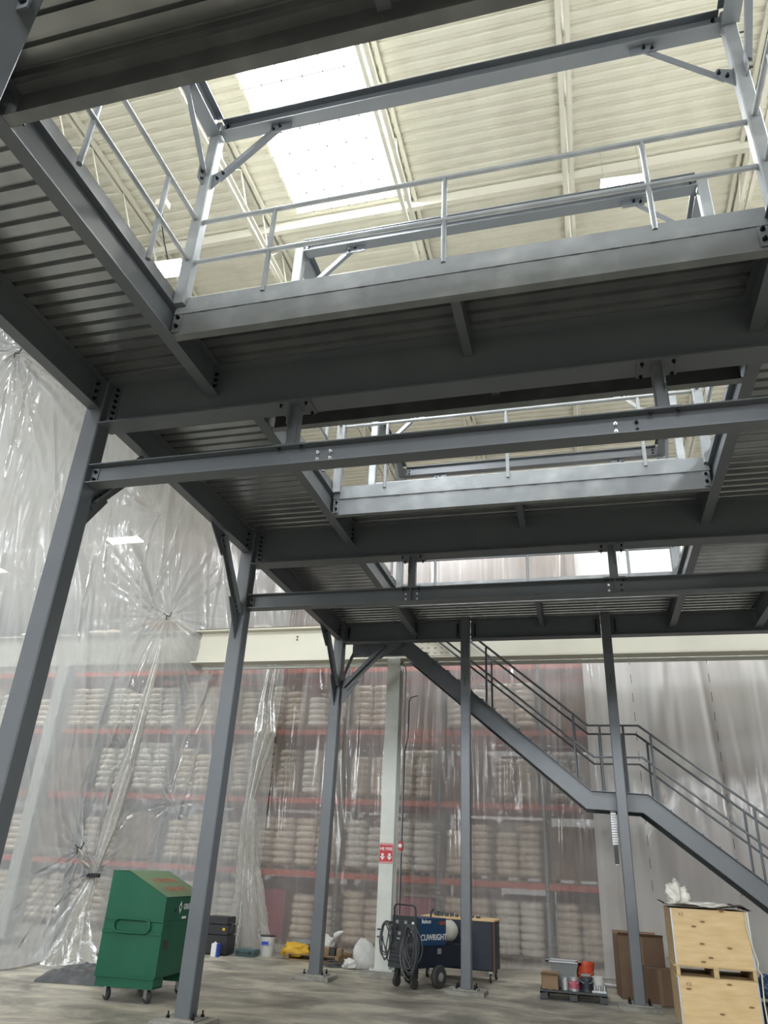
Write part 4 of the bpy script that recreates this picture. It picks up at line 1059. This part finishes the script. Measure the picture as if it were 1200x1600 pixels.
# ================================================================ PLYWOOD CRATES
def crate(z0, z1, y0, x0, label, slots, base):
    T = Matrix.Translation((x0, y0, 0)) @ Matrix.Rotation(0, 4, 'Z')
    root = empty('plywood_crate', (x0+.46, y0+.3, z0), label, 'crate', 'plywood crates stacked at the right')
    w, d = .945, 1.0
    MB(T).box(.012, w-.012, 0, .016, z0, z1).build('front_panel', PLY, root, bevel=.002)
    MB(T).box(0, .018, .016, d, z0, z1).build('side_panel', PLYSIDE, root); MB(T).box(w-.018, w, .016, d, z0, z1).build('side_panel', PLYSIDE, root)
    MB(T).box(0, w, d, d+.018, z0, z1).build('back_panel', PLYSIDE, root)
    for x, s in ((.0, 1), (w, -1)):
        MB(T).box(min(x, x+s*.02), max(x, x+s*.02), -.004, .02, z0, z1).build('metal_edging', GALV, root)
    random.seed(int(z0*100)+3)
    def knot(kx, kz, r=None):
        rr = r or random.uniform(.02, .04); k = MB(T); m = 14
        k.faces([(kx+rr*1.5*math.cos(6.283*i/m), -.0015, kz+rr*.55*math.sin(6.283*i/m)) for i in range(m)], [tuple(range(m))]); k.build('knot', KNOT, root)
        q = MB(T); q.tube([(kx+rr*2.5*math.cos(6.283*i/20), -.001, kz+rr*1.05*math.sin(6.283*i/20)) for i in range(20)], .0022, 5, True); q.build('grain_ring', PLYSIDE, root)
    if base:
        for kx, kz in ((.62, .52), (.05, .44), (.88, .30), (.47, .20), (.28, .06), (.60, .08)): knot(.08+kx*.85, z0+kz, .022)
    else:
        for kx, kz in ((.32, .50), (.20, .44), (.28, .25), (.62, .22), (.37, .10), (.27, .05), (.58, .63)): knot(.08+kx*.95, z0+kz, .022)
    tx = txt('KS', .055, T @ Vector((.13, -.004, z1-.07)), (math.pi/2, 0, 0), KNOT, root, 'stencil_mark')
    if slots:
        # runner band with two openings between the crates
        for a, b_ in ((0, .045), (w*.47, w*.47+.06), (w-.045, w)): MB(T).box(a, b_, -.002, d, z0-.115, z0).build('runner', PLYSIDE, root)
        MB(T).box(-.03, w, .016, d+.02, z0-.018, z0).build('bottom_board', PLYSIDE, root)
    else: MB(T).box(-.012, w, .0, d+.018, z1, z1+.016).build('lid_board', PLYSIDE, root)
    return T, w, d
CY, CX = 6.0, 5.712
crate(.14, .70, CY, CX, 'lower plywood crate of the stack at the bottom right corner', False, True)
T, w, d = crate(.835, 1.475, CY, CX, 'upper plywood crate with knots, topped by dark paper and film', True, False)
b = MB()
pm = bmesh.new(); V = []
for i in range(31):
    r = []
    for j in range(13):
        u, v = i/30, j/12; x = CX-.10+u*1.10; y = CY-.06+v*1.05
        z = 1.485+.028*noise.noise(Vector((u*5, v*4, 2)))+.05*max(0, .12-u)*8*(.12-u)*6+.02*math.sin(u*9)*u+.03
        if u > .9: z -= (u-.9)*.4
        r.append(pm.verts.new((x, y, max(z, 1.478))))
    V.append(r)
for i in range(30):
    for j in range(12): pm.faces.new((V[i][j], V[i+1][j], V[i+1][j+1], V[i][j+1]))
me = bpy.data.meshes.new('dark_paper_sheet'); pm.to_mesh(me); pm.free(); me.materials.append(KRAFT)
ps = bpy.data.objects.new('dark_paper_sheet', me); COL.objects.link(ps); tag(ps, 'dark crumpled paper sheet lying over the top crate', 'paper')
def crumple(name, c, r, m, label, cat, seed=0, flat=1.0, parent=None, rough=.35, freq=3.0):
    b = bmesh.new(); bmesh.ops.create_icosphere(b, subdivisions=4, radius=1)
    for v in b.verts:
        n = v.co.normalized(); k = 1+rough*noise.noise(n*freq*.6+Vector((seed, 0, 0)))+rough*.5*abs(noise.noise(n*freq*2+Vector((0, seed, 0))))+rough*.25*noise.noise(n*freq*5)
        v.co = Vector((n.x*r[0]*k, n.y*r[1]*k, max(n.z*r[2]*k, -r[2]*.75)*flat))
    me = bpy.data.meshes.new(name); b.to_mesh(me); b.free(); me.materials.append(m)
    for p in me.polygons: p.use_smooth = True
    o = bpy.data.objects.new(name, me); COL.objects.link(o); o.location = c
    return tag(o, label, cat)
crumple('crumpled_film', (CX+.13, CY+.28, 1.62), (.13, .12, .15), FILM, 'crumpled clear film standing on the top crate', 'plastic film', 1, rough=.6)
crumple('crumpled_film', (CX+.40, CY+.25, 1.525), (.34, .2, .035), FILM, 'flat crumpled film spread over the top crate', 'plastic film', 5, rough=.6)
cr = MB(); cr.tube([(CX+.90, CY-.03, 1.47), (CX+.90, CY-.035, 1.30), (CX+.93, CY-.05, 1.1), (CX+.97, CY-.05, .92), (CX+.955, CY-.05, .85), (CX+.99, CY-.05, .80), (CX+.97, CY-.05, .5), (CX+.98, CY-.05, .2)], .008, 6)
tag(cr.build('hanging_rope', ROPE), 'white cord hanging down the right edge of the crates', 'cord')
cp = crumple('blue_pump', (6.95, 7.4, .52), (.12, .14, .15), BLUE, 'blue and dark machine part at the right edge behind the crates', 'machine', 3)
MB().lathe([(.12, 0), (.12, .22), (.06, .26)], (6.95, 7.4, .10), 16).build('pump_base', BLACK, cp)

# cardboard boxes behind slim column
def carton(x0, x1, y0, y1, z0, z1, label, ang=0, open_=False, m=CARD):
    T = Matrix.Translation(((x0+x1)/2, (y0+y1)/2, z0)) @ Matrix.Rotation(ang, 4, 'Z'); w, d, h = (x1-x0)/2, (y1-y0)/2, z1-z0
    b = MB(T)
    t = .006
    b.box(-w, w, -d, -d+t, 0, h).box(-w, w, d-t, d, 0, h).box(-w, -w+t, -d, d, 0, h).box(w-t, w, -d, d, 0, h).box(-w, w, -d, d, 0, t)
    if not open_: b.box(-w, w, -d, d, h-t, h)
    o = b.build('cardboard_box', m); tag(o, label, 'box', 'cardboard boxes')
    if open_:
        f = MB(T); f.faces([(-w, -d, h), (w, -d, h), (w, -d-.05, h+.04), (-w, -d-.05, h+.05)], [(0, 1, 2, 3)]); f.build('flap', m, o); f = MB(T); f.faces([(-w, d, h), (w, d, h), (w*1.0, d+.05, h+.04), (-w, d+.05, h+.05)], [(0, 1, 2, 3)]); f.build('flap', m, o)
    MB(T).box(-.03, .03, -d-.002, -d, 0, h).build('tape', CARD2, o)
    return o
carton(5.05, 5.80, 9.55, 10.15, 0, .92, 'tall brown cardboard box leaning behind the slim right column', .12, True)
carton(5.45, 5.95, 9.05, 9.5, 0, .50, 'lower brown cardboard box in front of the tall one', -.05)

# ================================================================ BLACK PALLET WITH BUCKETS
def black_pallet():
    b = MB(); x0, x1, y0, y1 = 3.80, 4.85, 8.62, 9.55
    for x in (x0, (x0+x1)/2-.06, x1-.12):
        for y in (y0, (y0+y1)/2-.06, y1-.12): b.box(x, x+.12, y, y+.12, 0, .11)
    for k in range(7): y = y0+k*(y1-y0-.09)/6; b.box(x0, x1, y, y+.09, .11, .14)
    for x in (x0, (x0+x1)/2-.05, x1-.10): b.box(x, x+.10, y0, y1, .09, .11)
    for y in (y0, y1-.1): b.box(x0, x1, y, y+.1, 0, .015)
    tag(b.build('black_pallet', BLACK, bevel=.004), 'black plastic pallet carrying paint cans and an orange bucket', 'pallet')
black_pallet()
hp_ = MB(); cx, cy = 4.18, 9.15
def frust(b, a0, z0, a1, z1): b.faces([(cx+s*a0, cy+t*a0*.8, z0) for s, t in ((-1, -1), (1, -1), (1, 1), (-1, 1))]+[(cx+s*a1, cy+t*a1*.8, z1) for s, t in ((-1, -1), (1, -1), (1, 1), (-1, 1))], [(0, 1, 5, 4), (1, 2, 6, 5), (2, 3, 7, 6), (3, 0, 4, 7), (3, 2, 1, 0)])
frust(hp_, .12, .14, .24, .50)
ho = hp_.build('metal_hopper', PAILG); tag(ho, 'grey tapered metal hopper with pale rim on the black pallet', 'hopper')
rm = MB()
for (a, b_, c, d_) in ((cx-.29, cx+.29, cy-.235, cy-.185), (cx-.29, cx+.29, cy+.185, cy+.235), (cx-.29, cx-.235, cy-.235, cy+.235), (cx+.235, cx+.29, cy-.235, cy+.235)): rm.box(a, b_, c, d_, .50, .515)
rm.build('rim', GALV, ho)
def bucket(x, y, z, r, h, m, label, lid=None, band=None):
    b = MB(); b.lathe([(r*.86, 0), (r, h*.9), (r*1.04, h*.9), (r*1.04, h), (r*.98, h), (r*.84, .02)] if not lid else [(r*.86, 0), (r, h*.86), (r*1.03, h*.86), (r*1.03, h*.9), (r, h*.95)], (x, y, z), 28)
    o = b.build('bucket', m, smooth=True); tag(o, label, 'bucket', 'plastic buckets')
    if lid: MB().lathe([(r*1.06, h*.94), (r*1.06, h), (0, h+.002)], (x, y, z), 28).build('lid', lid, o, smooth=True)
    hd = MB(); hd.tube([(x+r*1.03*math.cos(t), y-r*1.03*math.sin(t)*.55-r*.5, z+h*.8-.10*math.sin(t)) for t in [math.pi*k/10 for k in range(11)]], .004, 5); hd.build('bail_handle', GALV, o)
    return o
ob = bucket(4.52, 9.20, .14, .15, .37, ORANGE, 'orange plastic bucket with a black mark on the pallet')
txt('S', .16, (4.53, 9.045, .29), FR, BLACK, ob, 'black_mark', .002, True)
random.seed(2)
for k, (x, y, r, h, m, lb) in enumerate(((4.20, 8.78, .065, .17, GALV, 'thin silver can behind the small carton'), (4.34, 8.74, .085, .18, GALV, 'silver can with pink drips on the pallet'),
        (4.54, 8.76, .10, .20, DGREY, 'dark grey paint can in the middle of the pallet'), (4.72, 8.86, .095, .21, BUCKW, 'white paint can right of the dark can'))):
    c = MB(); c.lathe([(r, 0), (r, h*.94), (r*1.03, h*.95), (r*1.03, h), (r*.9, h), (r*.9, h*.97), (0, h*.97)], (x, y, .14), 24); o = c.build('paint_can', m, smooth=True); tag(o, lb, 'can', 'paint cans on the pallet')
    c = MB(); c.lathe([(r*1.005, h*.2), (r*1.005, h*.8)], (x, y, .14), 24); c.build('label_band', [GALV, mat('pink_band', (.35, .08, .12), .5), NAVY, BUCKW][k], o)
    hd = MB(); hd.tube([(x+r*math.cos(t), y-r*.9, .14+h*.85-.05*math.sin(t)) for t in [math.pi*q/8 for q in range(9)]], .003, 5); hd.build('bail_handle', GALV, o)
sc = carton(3.83, 4.10, 8.64, 8.86, .14, .33, 'small open carton on the left of the black pallet', 0, True, CARD2)
tr = MB(); tr.box(4.45, 4.60, 9.0, 9.3, .14, .36); tag(tr.build('grey_case', PAILG, bevel=.01), 'grey case between the hopper and the orange bucket', 'case')
pg = MB()
pg.box(4.60, 4.84, 8.70, 8.95, .142, .17)
for i in range(3):
    for j in range(3): pg.tube([(4.66+i*.075, 8.74+j*.08, .17), (4.66+i*.075, 8.74+j*.08, .24)], .024, 10)
tag(pg.build('fastener_tray', GALV), 'tray of small tubes at the right end of the black pallet', 'tray')
pp = MB(); pp.tube([(4.55, 11.05, .03), (5.30, 10.75, .03)], .026, 12); tag(pp.build('white_pipe', BUCKW, smooth=True), 'short white pipe lying on the floor right of the bucket', 'pipe')

# ================================================================ LEFT REAR CLUTTER
bk = bucket(-2.03, 11.2, 0, .15, .38, BUCKW, 'white bucket with black lid and blue label', lid=BLACK)
MB().box(-2.10, -1.95, 11.045, 11.052, .20, .27).build('blue_label', LBLUE, bk)
tc_ = MB().box(-2.56, -2.12, 10.75, 11.05, .0, .13).build('tool_case', TEAL, bevel=.015); tag(tc_, 'teal hard tool case lying on the floor by the plastic', 'tool case')
MB().box(-2.565, -2.115, 10.745, 11.055, .065, .075).build('lid_seam', BLACK, tc_)
for x in (-2.48, -2.22): MB().box(x-.03, x+.03, 10.735, 10.75, .04, .095).build('latch', BLACK, tc_)
MB().tube([(-2.41, 10.74, .06), (-2.40, 10.71, .07), (-2.30, 10.71, .07), (-2.29, 10.74, .06)], .009, 6).build('carry_handle', BLACK, tc_)
jg = MB().box(-2.86, -2.74, 10.25, 10.36, 0, .24).build('solvent_can', WHITE, bevel=.01); tag(jg, 'white and blue rectangular can beside the black tool box', 'can')
MB().box(-2.742, -2.70, 10.25, 10.36, 0, .24).build('blue_side', LBLUE, jg); MB().lathe([(.02, .24), (.02, .265)], (-2.80, 10.3, 0), 12).build('cap', WHITE, jg)
tb_ = empty('rolling_tool_box', (-2.95, 10.75, 0), 'black stacked tool box beside the column behind the job box', 'tool box')
for z0, z1, w_ in ((.02, .36, .50), (.37, .55, .48), (.56, .70, .46)): MB().box(-3.2, -3.2+w_+.04, 10.55, 10.95, z0, z1).build('tool_drawer', BLACK, tb_, bevel=.012)
MB().tube([(-2.66, 10.60, .60), (-2.60, 10.60, .58), (-2.60, 10.60, .48), (-2.66, 10.60, .42)], .012, 6).build('side_handle', DGREY, tb_)
MB().box(-2.80, -2.74, 10.545, 10.55, .45, .50).build('badge', YELLOW, tb_)
# wooden pallet with yellow sack, blocks, white bag
wp = pallet_mb(-.9, 11.35, 0, 1.15, 1.0).build('wooden_pallet', WOOD); tag(wp, 'wooden pallet on the floor behind the column with knee braces', 'pallet')
ys = crumple('yellow_sack', (-1.33, 11.05, .155), (.28, .20, .14), YELLOW, 'bright yellow sack draped over the wooden pallet', 'sack', 2, rough=.3)
gs = crumple('grey_sack', (-1.35, 11.55, .22), (.30, .2, .11), PAILG, 'grey sack behind the yellow one', 'sack', 8, rough=.3)
wb = crumple('white_bag', (-.85, 11.35, .30), (.22, .18, .15), FILMWHITE, 'white bag on the pallet beside the column', 'bag', 4, rough=.3)
for k, (x, z, lb) in enumerate(((-.62, .2, 'left'), (-.50, .2, 'middle'), (-.36, .19, 'right'))):
    tag(MB().box(x-.05, x+.05, 10.95, 11.15, .123, .123+z*.7).build('timber_block', WOOD if k % 2 == 0 else DGREY, bevel=.006), 'timber offcut on the pallet corner, %s of three' % lb, 'block', 'timber offcuts on the pallet')
gl = MB(); gl.tube([(-.62, 11.5, .35), (-.58, 11.4, .46), (-.48, 11.3, .50), (-.40, 11.25, .54)], [.05, .06, .05, .02], 10); tag(gl.build('white_rag', WHITE, smooth=True), 'white and black rag on top of the pallet', 'rag')
random.seed(12)
hh = MB()
for k in range(5):
    pts = []; ph = random.uniform(0, 6)
    for q in range(26): t = q/25; pts.append((-.45+.62*t+.03*math.sin(t*9+ph), 10.35+.16*math.sin(t*6.3+ph)+.03*k, .02+.012*k+.01*math.sin(t*12)))
    hh.tube(pts, .014, 6)
tag(hh.build('hose_heap', HOSE, smooth=True), 'dark tangled hoses on the floor behind the column', 'hose')
gb = crumple('white_rubbish_bag', (.34, 10.5, .20), (.25, .2, .27), FILMWHITE, 'white plastic bag slumped against the pale column base', 'bag', 6, rough=.32, freq=2)
cn = crumple('white_bag_corner', (.10, 10.3, .07), (.14, .10, .09), FILMWHITE, 'crumpled white plastic tail on the floor beside the bag', 'bag', 9, rough=.6)
fp_ = MB(); fp_.tube([(-.45, 11.6, .03), (.3, 11.3, .03)], .025, 8); tag(fp_.build('floor_pipe', GALV), 'pale pipe on the floor between pallet and white bag', 'pipe')
